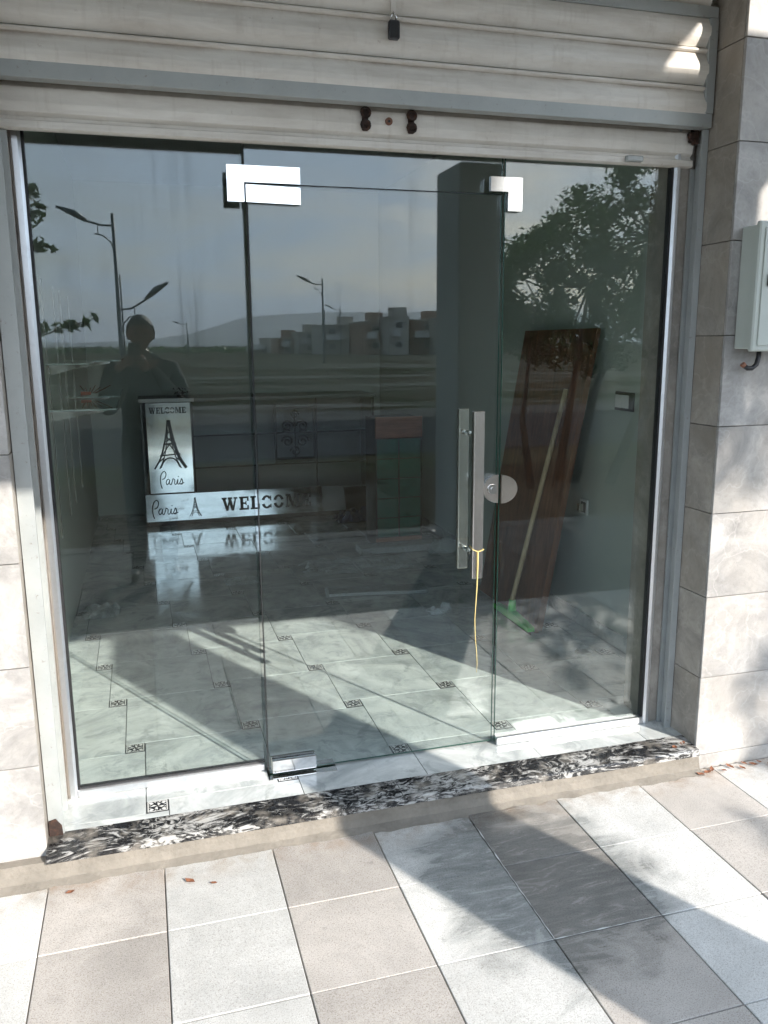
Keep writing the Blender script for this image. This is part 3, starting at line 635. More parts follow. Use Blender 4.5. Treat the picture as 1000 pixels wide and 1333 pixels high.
# ------------------------------------------------------------------ inside the shop
# display counter with mirror panels
YCN = 4.42
ct = thing('display_counter', 'glass display counter with mirrored welcome panels standing at the back of the shop', 'counter', (1.0, YCN + 0.2, 0))
box('plinth', (-0.01, 1.99, YCN + 0.03, YCN + 0.45, 0.001, 0.045), 'plinth', ct)
box('counter_top', (-0.03, 2.01, YCN - 0.015, YCN + 0.5, 1.062, 1.088), 'grey_panel', ct, 0.002)
box('top_trim', (-0.03, 0.42, YCN - 0.0215, YCN - 0.0155, 1.060, 1.090), 'white_pl', ct)
box('back_panel', (0.0, 1.99, YCN + 0.46, YCN + 0.48, 0.045, 1.06), 'grey_panel', ct)
for x in (-0.018, 1.985): box('side_panel', (x, x + 0.015, YCN + 0.02, YCN + 0.45, 0.045, 1.06), 'grey_panel', ct)
for z in (0.76, 0.485):
    sgx = G(); sgx.box(0.40, 1.98, YCN + 0.03, YCN + 0.44, z, z + 0.008); sgx.build('shelf', 'glass_thin', ct)
    box('shelf_edge', (0.40, 1.98, YCN + 0.022, YCN + 0.0295, z - 0.002, z + 0.01), 'iron', ct)
for x in (0.395, 0.93, 1.46, 1.978): box('upright', (x, x + 0.012, YCN + 0.003, YCN + 0.018, 0.285, 1.06), 'iron', ct)
vp = box('mirror_panel', (0.025, 0.385, YCN - 0.002, YCN + 0.010, 0.292, 1.052), 'mirror', ct)
for z0, z1 in ((0.285, 0.292), ): box('panel_trim', (0.02, 0.39, YCN - 0.006, YCN + 0.012, z0 - 0.004, z1 - 0.0005), 'plinth', vp)
box('panel_trim', (0.012, 0.0245, YCN - 0.006, YCN + 0.012, 0.292, 1.056), 'plinth', vp); box('panel_trim', (0.3855, 0.397, YCN - 0.006, YCN + 0.002, 0.292, 1.056), 'plinth', vp)
hp = box('mirror_panel', (-0.02, 1.50, YCN - 0.004, YCN + 0.008, 0.047, 0.279), 'mirror', ct)
hp2 = box('mirror_panel', (1.504, 2.0, YCN - 0.002, YCN + 0.010, 0.047, 0.272), 'grey_panel', ct)

def letters(word, x, z, h, y, parent, sx=0.78, gap=0.10):
    """black slab serif capitals on the plane y"""
    L = {
     'E': (0.80, [[(.10, 0), (.34, 0), (.34, 1), (.10, 1)], [(0, .87), (.10, .87), (.10, 1), (0, 1)], [(0, 0), (.10, 0), (.10, .13), (0, .13)], [(.34, .87), (.78, .87), (.78, 1), (.34, 1)], [(.66, .68), (.78, .66), (.78, .87), (.66, .87)], [(.34, 0), (.78, 0), (.78, .13), (.34, .13)], [(.66, .13), (.78, .13), (.78, .34), (.66, .32)], [(.34, .44), (.52, .44), (.52, .56), (.34, .56)], [(.52, .35), (.60, .33), (.60, .67), (.52, .65)]]),
     'L': (0.78, [[(.10, 0), (.34, 0), (.34, 1), (.10, 1)], [(0, .87), (.10, .87), (.10, 1), (0, 1)], [(.34, .87), (.46, .87), (.46, 1), (.34, 1)], [(0, 0), (.10, 0), (.10, .13), (0, .13)], [(.34, 0), (.76, 0), (.76, .13), (.34, .13)], [(.63, .13), (.76, .13), (.76, .42), (.63, .38)]]),
     'W': (1.28, [[(.07, .87), (.32, .87), (.52, 0), (.34, 0)], [(.34, 0), (.52, 0), (.68, .70), (.60, .87)], [(.52, .87), (.78, .87), (.98, 0), (.78, 0)], [(.80, 0), (.98, 0), (1.18, .87), (1.06, .87)], [(0, .87), (.42, .87), (.42, 1), (0, 1)], [(.50, .87), (.86, .87), (.86, 1), (.50, 1)], [(.98, .87), (1.28, .87), (1.28, 1), (.98, 1)]]),
     'M': (1.20, [[(.08, .13), (.20, .13), (.20, .87), (.08, .87)], [(.86, .13), (1.10, .13), (1.10, .87), (.86, .87)], [(.14, 1), (.40, 1), (.66, .30), (.52, .02)], [(.52, .02), (.62, .18), (.92, 1), (.80, 1)], [(0, 0), (.30, 0), (.30, .13), (0, .13)], [(.76, 0), (1.20, 0), (1.20, .13), (.76, .13)], [(0, .87), (.20, .87), (.20, 1), (0, 1)], [(.90, .87), (1.20, .87), (1.20, 1), (.90, 1)]]),
    }
    def arc(a0, a1, n=10, ri=(0.20, 0.36), ro=(0.44, 0.51), cx=.44):
        out = []
        for k in range(n):
            s0, s1 = R(a0 + (a1 - a0) * k / n), R(a0 + (a1 - a0) * (k + 1) / n)
            out.append([(cx + ro[0] * math.cos(s0), .5 + ro[1] * math.sin(s0)), (cx + ro[0] * math.cos(s1), .5 + ro[1] * math.sin(s1)), (cx + ri[0] * math.cos(s1), .5 + ri[1] * math.sin(s1)), (cx + ri[0] * math.cos(s0), .5 + ri[1] * math.sin(s0))])
        return out
    L['O'] = (0.90, arc(16, 164) + arc(196, 344))
    L['C'] = (0.86, arc(35, 160) + arc(200, 325) + [[(.72, .60), (.82, .60), (.82, .98), (.72, .94)], [(.72, .06), (.82, .02), (.82, .34), (.72, .34)]])
    gg = G(); k = 0; cx = x
    for ch in word:
        wd, polys = L[ch]
        for p in polys:
            k += 1; yy = y - 0.0006 - 0.00003 * (k % 37)
            gg.poly([(cx + u * h * sx, yy, z + v * h) for u, v in p])
        cx += (wd + gap) * h * sx
    return gg.build('lettering', 'ink', parent)
def ribbons(strokes, y, parent, name, closed=False):
    gg = G(); k = 0
    for pts, w0 in strokes:
        k += 1; yy = y - 0.0006 - 0.00005 * k
        P = [Vector((a, b)) for a, b in pts]; Lf, Rt = [], []
        for i, p in enumerate(P):
            d = (P[min(i + 1, len(P) - 1)] - P[max(i - 1, 0)]).normalized(); n_ = Vector((-d.y, d.x)); wd = w0 if not isinstance(w0, (list, tuple)) else w0[i]
            Lf.append(p + n_ * wd / 2); Rt.append(p - n_ * wd / 2)
        for i in range(len(P) - 1): gg.poly([(c.x, yy, c.y) for c in (Lf[i], Lf[i + 1], Rt[i + 1], Rt[i])])
    return gg.build(name, 'ink', parent)
def spline(pts, n=6):
    out = []
    P = [pts[0]] + list(pts) + [pts[-1]]
    for i in range(1, len(P) - 2):
        for k in range(n):
            t_ = k / n; a, b, c, d = P[i - 1], P[i], P[i + 1], P[i + 2]
            out.append(tuple(0.5 * (2 * b[j] + (c[j] - a[j]) * t_ + (2 * a[j] - 5 * b[j] + 4 * c[j] - d[j]) * t_ ** 2 + (3 * b[j] - a[j] - 3 * c[j] + d[j]) * t_ ** 3) for j in (0, 1)))
    out.append(tuple(pts[-1])); return out
def paris(x, z, s, y, parent):
    S = [[(0.10, -0.25), (0.02, 0.05), (0.0, 0.45), (0.10, 0.85), (0.30, 1.02), (0.42, 0.85), (0.34, 0.55), (0.14, 0.42)],
         [(0.62, 0.42), (0.48, 0.38), (0.40, 0.18), (0.48, 0.02), (0.62, 0.20), (0.66, 0.40), (0.64, 0.10), (0.74, 0.02), (0.86, 0.30), (0.90, 0.44), (1.02, 0.34), (1.00, 0.08), (1.10, 0.02), (1.20, 0.22), (1.24, 0.38), (1.22, 0.10), (1.30, 0.02), (1.44, 0.24), (1.52, 0.42), (1.58, 0.22), (1.54, 0.02), (1.40, 0.04), (1.70, 0.12)],
         [(1.28, 0.58), (1.32, 0.62)]]
    return ribbons([([(x + u * s, z + v * s) for u, v in spline(st_)], s * 0.065) for st_ in S], y, parent, 'lettering')
def tower(x, z, w_, h_, y, parent):
    S = []
    def ln(*p, w=0.035): S.append(([(x + a * w_, z + b * h_) for a, b in p], w * w_))
    for sg_ in (-1, 1):
        ln(*spline([(sg_ * 0.5, 0.0), (sg_ * 0.30, 0.22), (sg_ * 0.16, 0.5), (sg_ * 0.06, 0.8), (sg_ * 0.02, 1.0)]), w=0.05 if sg_ < 0 else 0.10)
        ln(*spline([(sg_ * 0.34, 0.0), (sg_ * 0.19, 0.22), (sg_ * 0.09, 0.5), (sg_ * 0.03, 0.8)]), w=0.035)
        ln((sg_ * 0.30, 0.22), (0, 0.5)); ln((sg_ * .42, .1), (sg_ * .2, .22))
    ln((-0.32, 0.27), (0.34, 0.30), w=0.04); ln((-0.20, 0.50), (0.22, 0.52), w=0.05); ln((-.1, .55), (.1, .66)); ln((.1, .55), (-.1, .66)); ln((-.06, .7), (.06, .8))
    ln(*spline([(-0.30, 0.02), (-0.18, 0.17), (0.0, 0.22), (0.18, 0.17), (0.30, 0.02)]), w=0.04)
    return ribbons(S, y, parent, 'tower_print')
letters('WELCOME', 0.050, 0.965, 0.052, YCN - 0.002, vp, 0.80, 0.10)
tower(0.20, 0.50, 0.26, 0.41, YCN - 0.002, vp); paris(0.11, 0.36, 0.115, YCN - 0.002, vp)
paris(0.03, 0.105, 0.125, YCN - 0.004, hp); tower(0.385, 0.075, 0.10, 0.165, YCN - 0.004, hp); letters('WELCOME', 0.612, 0.105, 0.118, YCN - 0.004, hp, 0.90, 0.13)

# wrought iron grille leaning inside behind the counter glass
ig = thing('iron_grille', 'black wrought iron scroll grille standing behind the counter glass', 'grille', (1.32, YCN + 0.25, 0.495))
yi = YCN + 0.26
q = G()
for a in ((1.13, 1.15, 0.494, 1.0), (1.49, 1.515, 0.494, 1.0)): q.box(a[0], a[1], yi - 0.01, yi + 0.01, a[2], a[3])
for zz_ in (0.494, 0.955): q.box(1.151, 1.489, yi - 0.008, yi + 0.008, zz_, zz_ + 0.022)
q.build('frame', 'iron', ig)
for (cx, cz, r_, s_) in ((1.25, 0.80, 0.055, 1), (1.39, 0.80, 0.055, -1), (1.25, 0.66, 0.055, -1), (1.39, 0.66, 0.055, 1), (1.32, 0.90, 0.04, 1), (1.32, 0.57, 0.05, -1)):
    q = G(); q.tube([(cx + s_ * r_ * (1 - k / 22) * math.cos(k * 0.55), yi, cz + r_ * (1 - k / 22) * math.sin(k * 0.55)) for k in range(18)], 0.009, 5); q.build('scroll', 'iron', ig)
q = G(); q.tube([(1.32, yi, 0.51), (1.32, yi, 0.95)], 0.006, 6); q.build('stem', 'iron', ig)

# small flower pot on the counter
fp = thing('dried_flowers', 'dark dried flower bunch on the counter above the tall mirror panel', 'flowers', (0.32, YCN + 0.05, 1.088))
q = G(); q.tube([(0.32, YCN + 0.05, 1.089), (0.32, YCN + 0.05, 1.115)], [0.028, 0.034], 12); q.build('pot', 'plinth', fp)
q = G()
for k in range(60):
    a, b = random.uniform(0, 6.28), random.uniform(0.01, 0.09); z = 1.12 + random.uniform(0, 0.05)
    c = Vector((0.32 + math.cos(a) * b, YCN + 0.05 + math.sin(a) * b * .5, z)); d = Vector((random.uniform(-1, 1), random.uniform(-1, 1), random.uniform(-.5, 1))).normalized() * 0.014; e = Vector((d.y, -d.x, 0.3 * d.z)) * 0.6
    q.poly([c - d, c + e, c + d, c - e])
for k in range(8):
    a = k * 0.8; q.tube([(0.32, YCN + 0.05, 1.112), (0.32 + math.cos(a) * 0.05, YCN + 0.05 + math.sin(a) * 0.03, 1.14)], 0.002, 4)
q.build('blooms', 'plinth', fp)

# glass shelves on the left wall
def wall_shelf(y0, y1, z, dep, label):
    t = thing('wall_shelf', label, 'shelf', (XLW + 0.15, (y0 + y1) / 2, z), 'glass shelves on the left wall')
    q = G(); q.box(XLW + 0.003, XLW + dep, y0 + 0.0055, y1, z, z + 0.008); q.build('glass_plate', 'glass_thin', t)
    box('front_edge', (XLW + 0.003, XLW + dep, y0, y0 + 0.005, z + 0.001, z + 0.009), 'shelf_edge', t); box('side_edge', (XLW + dep + 0.0005, XLW + dep + 0.005, y0, y1, z + 0.001, z + 0.009), 'shelf_edge', t)
    for y in (y0 + 0.10, y1 - 0.10):
        q = G(); q.prism([(XLW + 0.001, z - 0.05), (XLW + 0.02, z - 0.05), (XLW + dep * 0.8, z - 0.012), (XLW + dep * 0.8, z - 0.0015), (XLW + 0.001, z - 0.0015)], y - 0.006, y + 0.006, 'Y'); q.build('bracket', 'chrome', t)
    return t
wall_shelf(1.60, 2.40, 1.205, 0.315, 'glass wall shelf on chrome brackets, the low one closest to the glass front')
wall_shelf(2.62, 3.45, 1.212, 0.315, 'glass wall shelf on chrome brackets holding a small red object')
wall_shelf(2.62, 3.45, 1.428, 0.335, 'glass wall shelf directly above the shelf with the red object')
wall_shelf(1.62, 2.40, 1.43, 0.20, 'narrow upper glass wall shelf closest to the glass front')
for k, y in enumerate((1.70, 2.30, 2.72, 3.35)):
    q = G(); q.box(XLW + 0.0005, XLW + 0.010, y - 0.010, y + 0.010, 0.55, 1.85, 0.001); tag(q.build('shelf_standard', 'chrome_dull'), 'slim vertical steel shelf standard screwed to the left wall', 'shelf standard', 'shelf standards on the left wall')
ro = thing('toy', 'small red ornament with twigs on the middle glass wall shelf', 'ornament', (-0.33, 2.72, 1.221))
q = G(); q.tube([(-0.36, 2.70, 1.235), (-0.30, 2.70, 1.236)], [0.014, 0.010], 8); q.build('body', 'red', ro)
q = G()
for k in range(7): q.tube([(-0.33 + 0.01 * k, 2.71, 1.2365), (-0.36 + 0.03 * k, 2.70 + 0.02 * math.sin(k), 1.275 + 0.01 * math.cos(k * 2))], 0.0022, 4)
q.build('twigs', 'leafdry', ro)

# low cabinet with reddish header at the right wall
cbn = thing('glass_cabinet', 'narrow cabinet of small glass doors under a red brown header board', 'cabinet', (1.82, 3.25, 0))
box('carcass', (1.648, 2.0, 3.13, 3.42, 0.002, 0.982), 'plinth', cbn)
box('header_board', (1.642, 2.006, 3.104, 3.128, 0.835, 0.992), 'wood_red', cbn, 0.002)
box('base_board', (1.642, 2.006, 3.110, 3.1285, 0.02, 0.075), 'wood_red', cbn, 0.002)
for i in range(2):
    for j in range(5):
        x0 = 1.652 + i * 0.176; z0 = 0.082 + j * 0.15
        pn = box('door_pane', (x0, x0 + 0.168, 3.118, 3.1245, z0, z0 + 0.144), 'glass_edge', cbn, 0.001)
for i in range(3): box('mullion', (1.643 + i * 0.176, 1.651 + i * 0.176, 3.112, 3.128, 0.0755, 0.8345), 'iron', cbn)

# boards leaning on the right wall
def leaning(name, label, y0, y1, xb, xt, L, th, mat, corner=0.0, yshift=0.0, edge=None):
    ang = math.asin((xt - xb) / L)
    t = thing(name, label, 'board', (xb, (y0 + y1) / 2, 0), 'boards leaning on the right wall')
    pts = [(y0 + yshift * 0, 0), (y1, 0), (y1, L)]
    if corner:
        pts += [(y0 + corner - corner * math.sin(a), L - corner + corner * math.cos(a)) for a in [k * math.pi / 2 / 6 for k in range(7)]]
    else: pts += [(y0, L)]
    def T(u, v, w_):   # u along Y, v up the board, w thickness towards the room
        f = v / L; return (xb + v * math.sin(ang) - w_ * math.cos(ang), u + yshift * (1 - f), v * math.cos(ang) + w_ * math.sin(ang) + 0.002)
    gg = G(); A = [gg.bm.verts.new(T(u, v, 0)) for u, v in pts]; B = [gg.bm.verts.new(T(u, v, th)) for u, v in pts]
    gg.bm.faces.new(A); gg.bm.faces.new(B[::-1]); n_ = len(pts); gg.mi = 0
    gg.build('face', mat, t) if False else None
    for k in range(n_):
        f = gg.bm.faces.new((A[k], B[k], B[(k + 1) % n_], A[(k + 1) % n_])); f.material_index = 1
    gg.build('panel', [mat, edge or mat], t)
    return t
leaning('wooden_board', 'tall dark brown veneered board leaning against the right wall', 0.95, 1.76, 1.985, 2.205, 1.60, 0.022, 'wood_dark', 0.0, 0.10, 'wood_edge')
leaning('wooden_board', 'narrower brown board with a rounded corner leaning on the larger board', 0.92, 1.20, 1.955, 2.170, 1.53, 0.022, 'wood_dark', 0.11, 0.11, 'wood_edge')

# squeegee
sq = thing('squeegee', 'green floor squeegee with a pale wooden handle propped against the boards', 'squeegee', (1.90, 1.25, 0))
q = G(); q.tube([(1.905, 1.262, 0.075), (1.905, 1.262, 0.12), (2.105, 1.10, 1.285)], [0.0135, 0.0135, 0.0125], 10); q.build('handle', 'wood_pale', sq)
q = G(); q.prism([(1.02, 0.018), (1.48, 0.018), (1.48, 0.040), (1.30, 0.062), (1.22, 0.062), (1.02, 0.040)], 1.885, 1.925, 'X'); q.tube([(1.905, 1.262, 0.05), (1.908, 1.260, 0.125)], [0.026, 0.019], 10); q.build('head', 'green', sq)
q = G(); q.box(1.90, 1.906, 1.02, 1.48, 0.001, 0.0178); q.build('rubber_blade', 'seal', sq)

# switch and socket
sw = thing('light_switch', 'black framed double light switch with white rockers on the right wall', 'switch', (XRW, 0.76, 1.24))
box('frame', (XRW - 0.010, XRW - 0.0005, 0.675, 0.838, 1.195, 1.285), 'black', sw, 0.003)
for y in (0.712, 0.772): box('rocker', (XRW - 0.014, XRW - 0.0102, y, y + 0.056, 1.209, 1.271), 'white_pl', sw, 0.001)
so_ = thing('wall_socket', 'grey wall socket low on the right wall beside the boards', 'socket', (XRW, 1.10, 0.66))
box('plate', (XRW - 0.012, XRW - 0.0005, 1.055, 1.135, 0.62, 0.70), 'white_pl', so_, 0.003); box('insert', (XRW - 0.016, XRW - 0.0122, 1.068, 1.115, 0.632, 0.688), 'black', so_, 0.001)
box('plug', (XRW - 0.045, XRW - 0.0162, 1.078, 1.105, 0.640, 0.680), 'chrome_dull', so_, 0.003)

# left over packing on the floor
def crumple(name, label, cat, cx, cy, sx, sy, h_, mat, seed, n=14):
    gg = G(); rs = random.Random(seed); vs_ = []
    for i in range(n + 1):
        row = []
        for j in range(n + 1):
            u, v = i / n - .5, j / n - .5
            e = 1 - max(abs(u), abs(v)) * 2
            nn = mnoise.noise(Vector((u * 5 + seed, v * 5, 0))); n3 = mnoise.noise(Vector((u * 13 + seed, v * 13, 2)))
            z = 0.002 + max(0.0, (0.45 + nn * 0.8 + n3 * 0.5)) * h_ * min(1, e * 4 + 0.08)
            row.append(gg.bm.verts.new((cx + (u + 0.10 * nn) * sx + rs.uniform(-.006, .006), cy + (v + 0.10 * n3) * sy, z)))
        vs_.append(row)
    for i in range(n):
        for j in range(n): gg.bm.faces.new((vs_[i][j], vs_[i + 1][j], vs_[i + 1][j + 1], vs_[i][j + 1]))
    o = gg.build(name, mat); tag(o, label, cat); return o
wp = thing('wrapped_panel', 'long grey panel in clear plastic wrap lying before the glass cabinet', 'panel', (1.84, 2.98, 0))
box('panel', (1.47, 2.20, 2.90, 3.05, 0.012, 0.055), 'grey_panel', wp, 0.002); box('wrap', (1.46, 2.214, 2.89, 3.06, 0.004, 0.063), 'wrap', wp, 0.012)
wp = thing('wrapped_panel', 'short grey panel in clear plastic wrap lying midway across the floor', 'panel', (1.3, 1.98, 0))
mt_ = Matrix.Translation((1.33, 2.0, 0)) @ Matrix.Rotation(R(-9), 4, 'Z')
q = G(); q.box(-0.30, 0.30, -0.06, 0.06, 0.006, 0.026, 0.002, mt_); q.build('panel', 'grey_panel', wp); q = G(); q.box(-0.32, 0.315, -0.07, 0.07, 0.003, 0.032, 0.008, mt_); q.build('wrap', 'wrap', wp)
crumple('plastic_sheet', 'crumpled clear plastic sheet around the foot of the glass cabinet', 'plastic', 1.36, 2.66, 0.75, 0.35, 0.06, 'wrap', 3)
crumple('plastic_sheet', 'crumpled clear plastic at the wrapped panel end by the right wall', 'plastic', 2.08, 2.84, 0.22, 0.12, 0.12, 'wrap', 9)
crumple('plastic_sheet', 'small crumpled plastic scrap between sunlit floor and short panel', 'plastic', 1.57, 1.52, 0.16, 0.08, 0.05, 'wrap', 5, 8)
crumple('plastic_sheet', 'crumpled plastic scrap on the floor along the left wall', 'plastic', -0.30, 2.10, 0.20, 0.22, 0.06, 'wrap', 12, 8)
crumple('plastic_sheet', 'flat plastic scrap on the floor before the mirrored counter', 'plastic', 0.55, 2.50, 0.22, 0.14, 0.03, 'wrap', 17, 8)
crumple('plastic_bag', 'navy plastic bag dropped at the foot of the counter', 'bag', 1.76, 4.16, 0.36, 0.22, 0.14, 'blue_bag', 21)
cbx = thing('carton', 'flattened dark carton leaning on the counter beside the navy bag', 'carton', (1.83, 4.35, 0))
q = G(); q.prism([(4.28, 0.003), (4.40, 0.26), (4.408, 0.256), (4.292, 0.003)], 1.70, 1.98, 'X'); q.build('panel', 'plinth', cbx)
# drain in the corner of the floor
dg = thing('floor_drain', 'round metal floor drain in the tiles by the right wall', 'drain', (2.05, 0.72, 0))
q = G(); q.tube([(2.05, 0.72, 0.0005), (2.05, 0.72, 0.003)], [0.045, 0.043], 20); q.build('ring', 'chrome_dull', dg)
for k in range(4): box('slot', (2.025, 2.075, 0.695 + k * 0.015, 0.701 + k * 0.015, 0.0031, 0.0036), 'seal', dg)

# ------------------------------------------------------------------ on the street face: meter box with pipe, litter
mb = thing('meter_box', 'pale green enamel meter box fixed to the right stone pier', 'meter box', (2.2, -0.33, 1.49))
box('case', (2.000, 2.42, -0.362, -0.286, 1.494, 1.900), 'box_paint', mb, 0.004)
dd = box('lid', (1.992, 2.428, -0.385, -0.3625, 1.486, 1.910), 'box_paint', mb, 0.005)
box('lid_panel', (2.012, 2.408, -0.3895, -0.3855, 1.505, 1.890), 'box_paint', dd, 0.0015)
box('latch', (2.03, 2.044, -0.397, -0.390, 1.70, 1.74), 'black', dd, 0.002)
q = G(); q.tube([(2.075, -0.325, 1.49), (2.074, -0.326, 1.465), (2.064, -0.330, 1.44), (2.045, -0.332, 1.428), (2.028, -0.330, 1.428), (2.018, -0.326, 1.436)], 0.0085, 8); q.build('cable_pipe', 'black', mb)
q = G(); q.tube([(2.019, -0.3265, 1.435), (2.010, -0.323, 1.444)], [0.0095, 0.0095], 8); q.build('pipe_end', 'wood_red', mb)
leaf_spots = [(2.02, -0.315), (2.06, -0.335), (2.10, -0.318), (2.14, -0.34), (2.17, -0.312), (2.20, -0.33), (2.235, -0.318), (2.26, -0.345), (1.99, -0.33), (1.955, -0.335), (0.05, -0.43), (0.12, -0.46), (-0.30, -0.38), (1.88, -0.27), (1.93, -0.25)]
for k, (x, y) in enumerate(leaf_spots):
    z = Z_PAVE + 0.004 if y < -0.3 else -0.006
    a = random.uniform(0, 6.28); s_ = random.uniform(0.010, 0.019)
    gg = G(); ca, sa = math.cos(a), math.sin(a)
    top = []
    for (u, v, h_) in ((-1, 0, .2), (-.35, .5, .45), (.35, .45, .3), (1, 0, .7), (.35, -.45, .35), (-.35, -.5, .4)): top.append((x + (u * ca - v * sa) * s_, y + (u * sa + v * ca) * s_, z + h_ * s_ * 0.6))
    A = [gg.bm.verts.new(p) for p in top]; c0 = gg.bm.verts.new((x, y, z + 0.0005))
    for i in range(6): gg.bm.faces.new((A[i], A[(i + 1) % 6], c0))
    lab, grp = ('dry reddish leaf on the paving at the foot of the meter box pier', 'dry leaves at the pier foot') if x > 1.5 and y < -0.3 else ('dry reddish leaf on the beige paving before the marble sill', 'dry leaves before the sill') if y < -0.3 else ('dry reddish leaf lying on the marble sill by the jamb', 'dry leaves on the sill')
    tag(gg.build('dry_leaf', 'leafdry'), lab, 'leaf', grp)

# ------------------------------------------------------------------ across the street (seen mirrored in the glass)
def P(sx, dist, z=0.0): return Vector((sx * dist, CAM.y + 2.7888 - (dist - 2.7888), z))   # dist counts from the camera to the glass and back out
def leaf_cloud(gg, centres, n, size, rs, squash=1.0):
    weights = [r_ ** 2.1 for _, r_ in centres]
    for k in range(n):
        c, r_ = rs.choices(centres, weights)[0]
        while True:
            d = Vector((rs.uniform(-1, 1), rs.uniform(-1, 1), rs.uniform(-1, 1)))
            if d.length <= 1: break
        p = Vector(c) + d * r_ * (0.55 + 0.45 * rs.random())
        ax = Vector((rs.gauss(0, 1), rs.gauss(0, 1), rs.gauss(0, .7) - 0.3)).normalized(); s_ = size * rs.uniform(0.6, 1.25)
        sd_ = ax.cross(Vector((rs.gauss(0, 1), rs.gauss(0, 1), rs.gauss(0, 1)))).normalized() * s_ * 0.24
        a = p - ax * s_ * .5; b = p + ax * s_ * .5; mid = p + sd_.cross(ax).normalized() * s_ * 0.06
        va = [gg.bm.verts.new(v) for v in (a, mid + sd_, b, mid - sd_)]; gg.bm.faces.new(va)
def tree(label, base, stems, clumps, n, size, seed, group=None, br=0.022):
    t = thing('street_tree', label, 'tree', base, group); rs = random.Random(seed)
    gg = G()
    for pts, r0 in stems: gg.tube(pts, [r0 * (1 - 0.75 * k / (len(pts) - 1)) for k in range(len(pts))], 8)
    for c, r_ in (clumps[::3] if br else []):
        s0 = min((pts[-1] for pts, _ in stems), key=lambda q_: (Vector(q_) - Vector(c)).length)
        mid = (Vector(s0) + Vector(c)) / 2 + Vector((rs.uniform(-.15, .15), rs.uniform(-.15, .15), -0.1)); gg.tube([s0, mid, c], [br, br * 0.6, br * 0.22], 5)
    gg.build('trunk', 'bark', t)
    gg = G(); leaf_cloud(gg, clumps, n, size, rs); gg.build('crown', 'leaf', t)
    return t
# bushy tree: crown whose outline climbs towards the right
rs = random.Random(4)
cl = []
for k in range(300):
    sx = rs.uniform(0.445, 0.88); dist = rs.uniform(8.8, 11.0)
    hi = 0.10 + max(0, sx - 0.445) * 0.9 - (0.03 if 0.555 < sx < 0.60 else 0)
    hi = min(hi, 0.19 if sx < 0.57 else 0.16 if sx < 0.60 else 0.42)
    sz = -0.035 + (hi + 0.035) * rs.random() ** 0.75
    c = P(sx, dist); cl.append(((c.x, c.y, CAM.z + sz * dist), rs.uniform(0.13, 0.30)))
for (x, y, z, r_) in ((5.75, -7.2, 5.35, .30), (5.95, -7.2, 5.55, .32), (5.82, -7.3, 5.75, .28), (6.15, -7.2, 5.45, .3), (5.95, -7.1, 4.75, .16), (6.1, -7.3, 4.55, .2), (5.9, -7.2, 4.35, .15)): cl.append(((x, y, z), r_))  # clumps above view, added to shade the pier below the meter box
b0 = P(0.50, 9.5)
tree('bushy broad tree with several stems growing beyond the kerb', (b0.x, b0.y, Z_ST - 0.03),
     [([(b0.x - 0.1, b0.y, -0.3), (b0.x - 0.25, b0.y, 0.6), (b0.x - 0.1, b0.y - .1, 1.6)], 0.06), ([(b0.x + 0.25, b0.y, -0.3), (b0.x + 0.35, b0.y + .1, 0.8), (b0.x + 0.6, b0.y, 2.2)], 0.07), ([(b0.x + 0.6, b0.y - .2, -0.3), (b0.x + 0.85, b0.y - .2, 0.9), (b0.x + 1.5, b0.y, 2.8)], 0.08), ([(b0.x + 1.0, b0.y, -0.3), (b0.x + 1.6, b0.y, 1.2), (b0.x + 2.1, b0.y, 3.0)], 0.07)],
     cl, 42000, 0.08, 11)
# tree whose twigs reach into view at the left end
b1 = P(-0.27, 6.9)
cl = []
for (sx, sz, r_) in ((-0.10, 0.165, .07), (-0.098, 0.14, .08), (-0.092, 0.15, .05), (-0.10, 0.11, .08), (-0.086, 0.105, .05), (-0.10, 0.02, .06), (-0.085, 0.018, .06), (-0.07, 0.022, .06), (-0.055, 0.026, .045), (-0.044, 0.031, .03), (-0.115, 0.05, .10), (-0.12, 0.13, .15), (-0.14, 0.16, .2), (-0.15, .06, .2), (-.18, .15, .3), (-.2, .08, .3), (-.24, .2, .4), (-.28, .12, .4), (-.3, .2, .45), (-.33, .25, .4), (-.25, .3, .5), (-.2, .25, .4), (-.35, .15, .4)):
    c = P(sx, 6.9); cl.append(((c.x, c.y + random.uniform(-.1, .1), CAM.z + sz * 6.9), r_))
tw = []
tree('leafy tree beyond the kerb with twigs reaching towards the shop', (b1.x, b1.y, Z_ST - 0.03), [([(b1.x, b1.y, -0.3), (b1.x + .05, b1.y, 0.9), (b1.x - .02, b1.y, 2.0)], 0.08), ([(b1.x, b1.y, 1.3), (-0.12 * 6.9, b1.y, CAM.z + 0.005 * 6.9), (-0.08 * 6.9, b1.y, CAM.z + 0.02 * 6.9), (-0.043 * 6.9, b1.y, CAM.z + 0.031 * 6.9)], 0.010), ([(b1.x, b1.y, 1.9), (-0.14 * 6.9, b1.y, CAM.z + 0.13 * 6.9), (-0.09 * 6.9, b1.y, CAM.z + 0.155 * 6.9)], 0.010), ([(b1.x, b1.y, 1.7), (-0.13 * 6.9, b1.y, CAM.z + 0.09 * 6.9), (-0.084 * 6.9, b1.y, CAM.z + 0.107 * 6.9)], 0.009)], cl, 10000, 0.08, 23, None, 0.0)

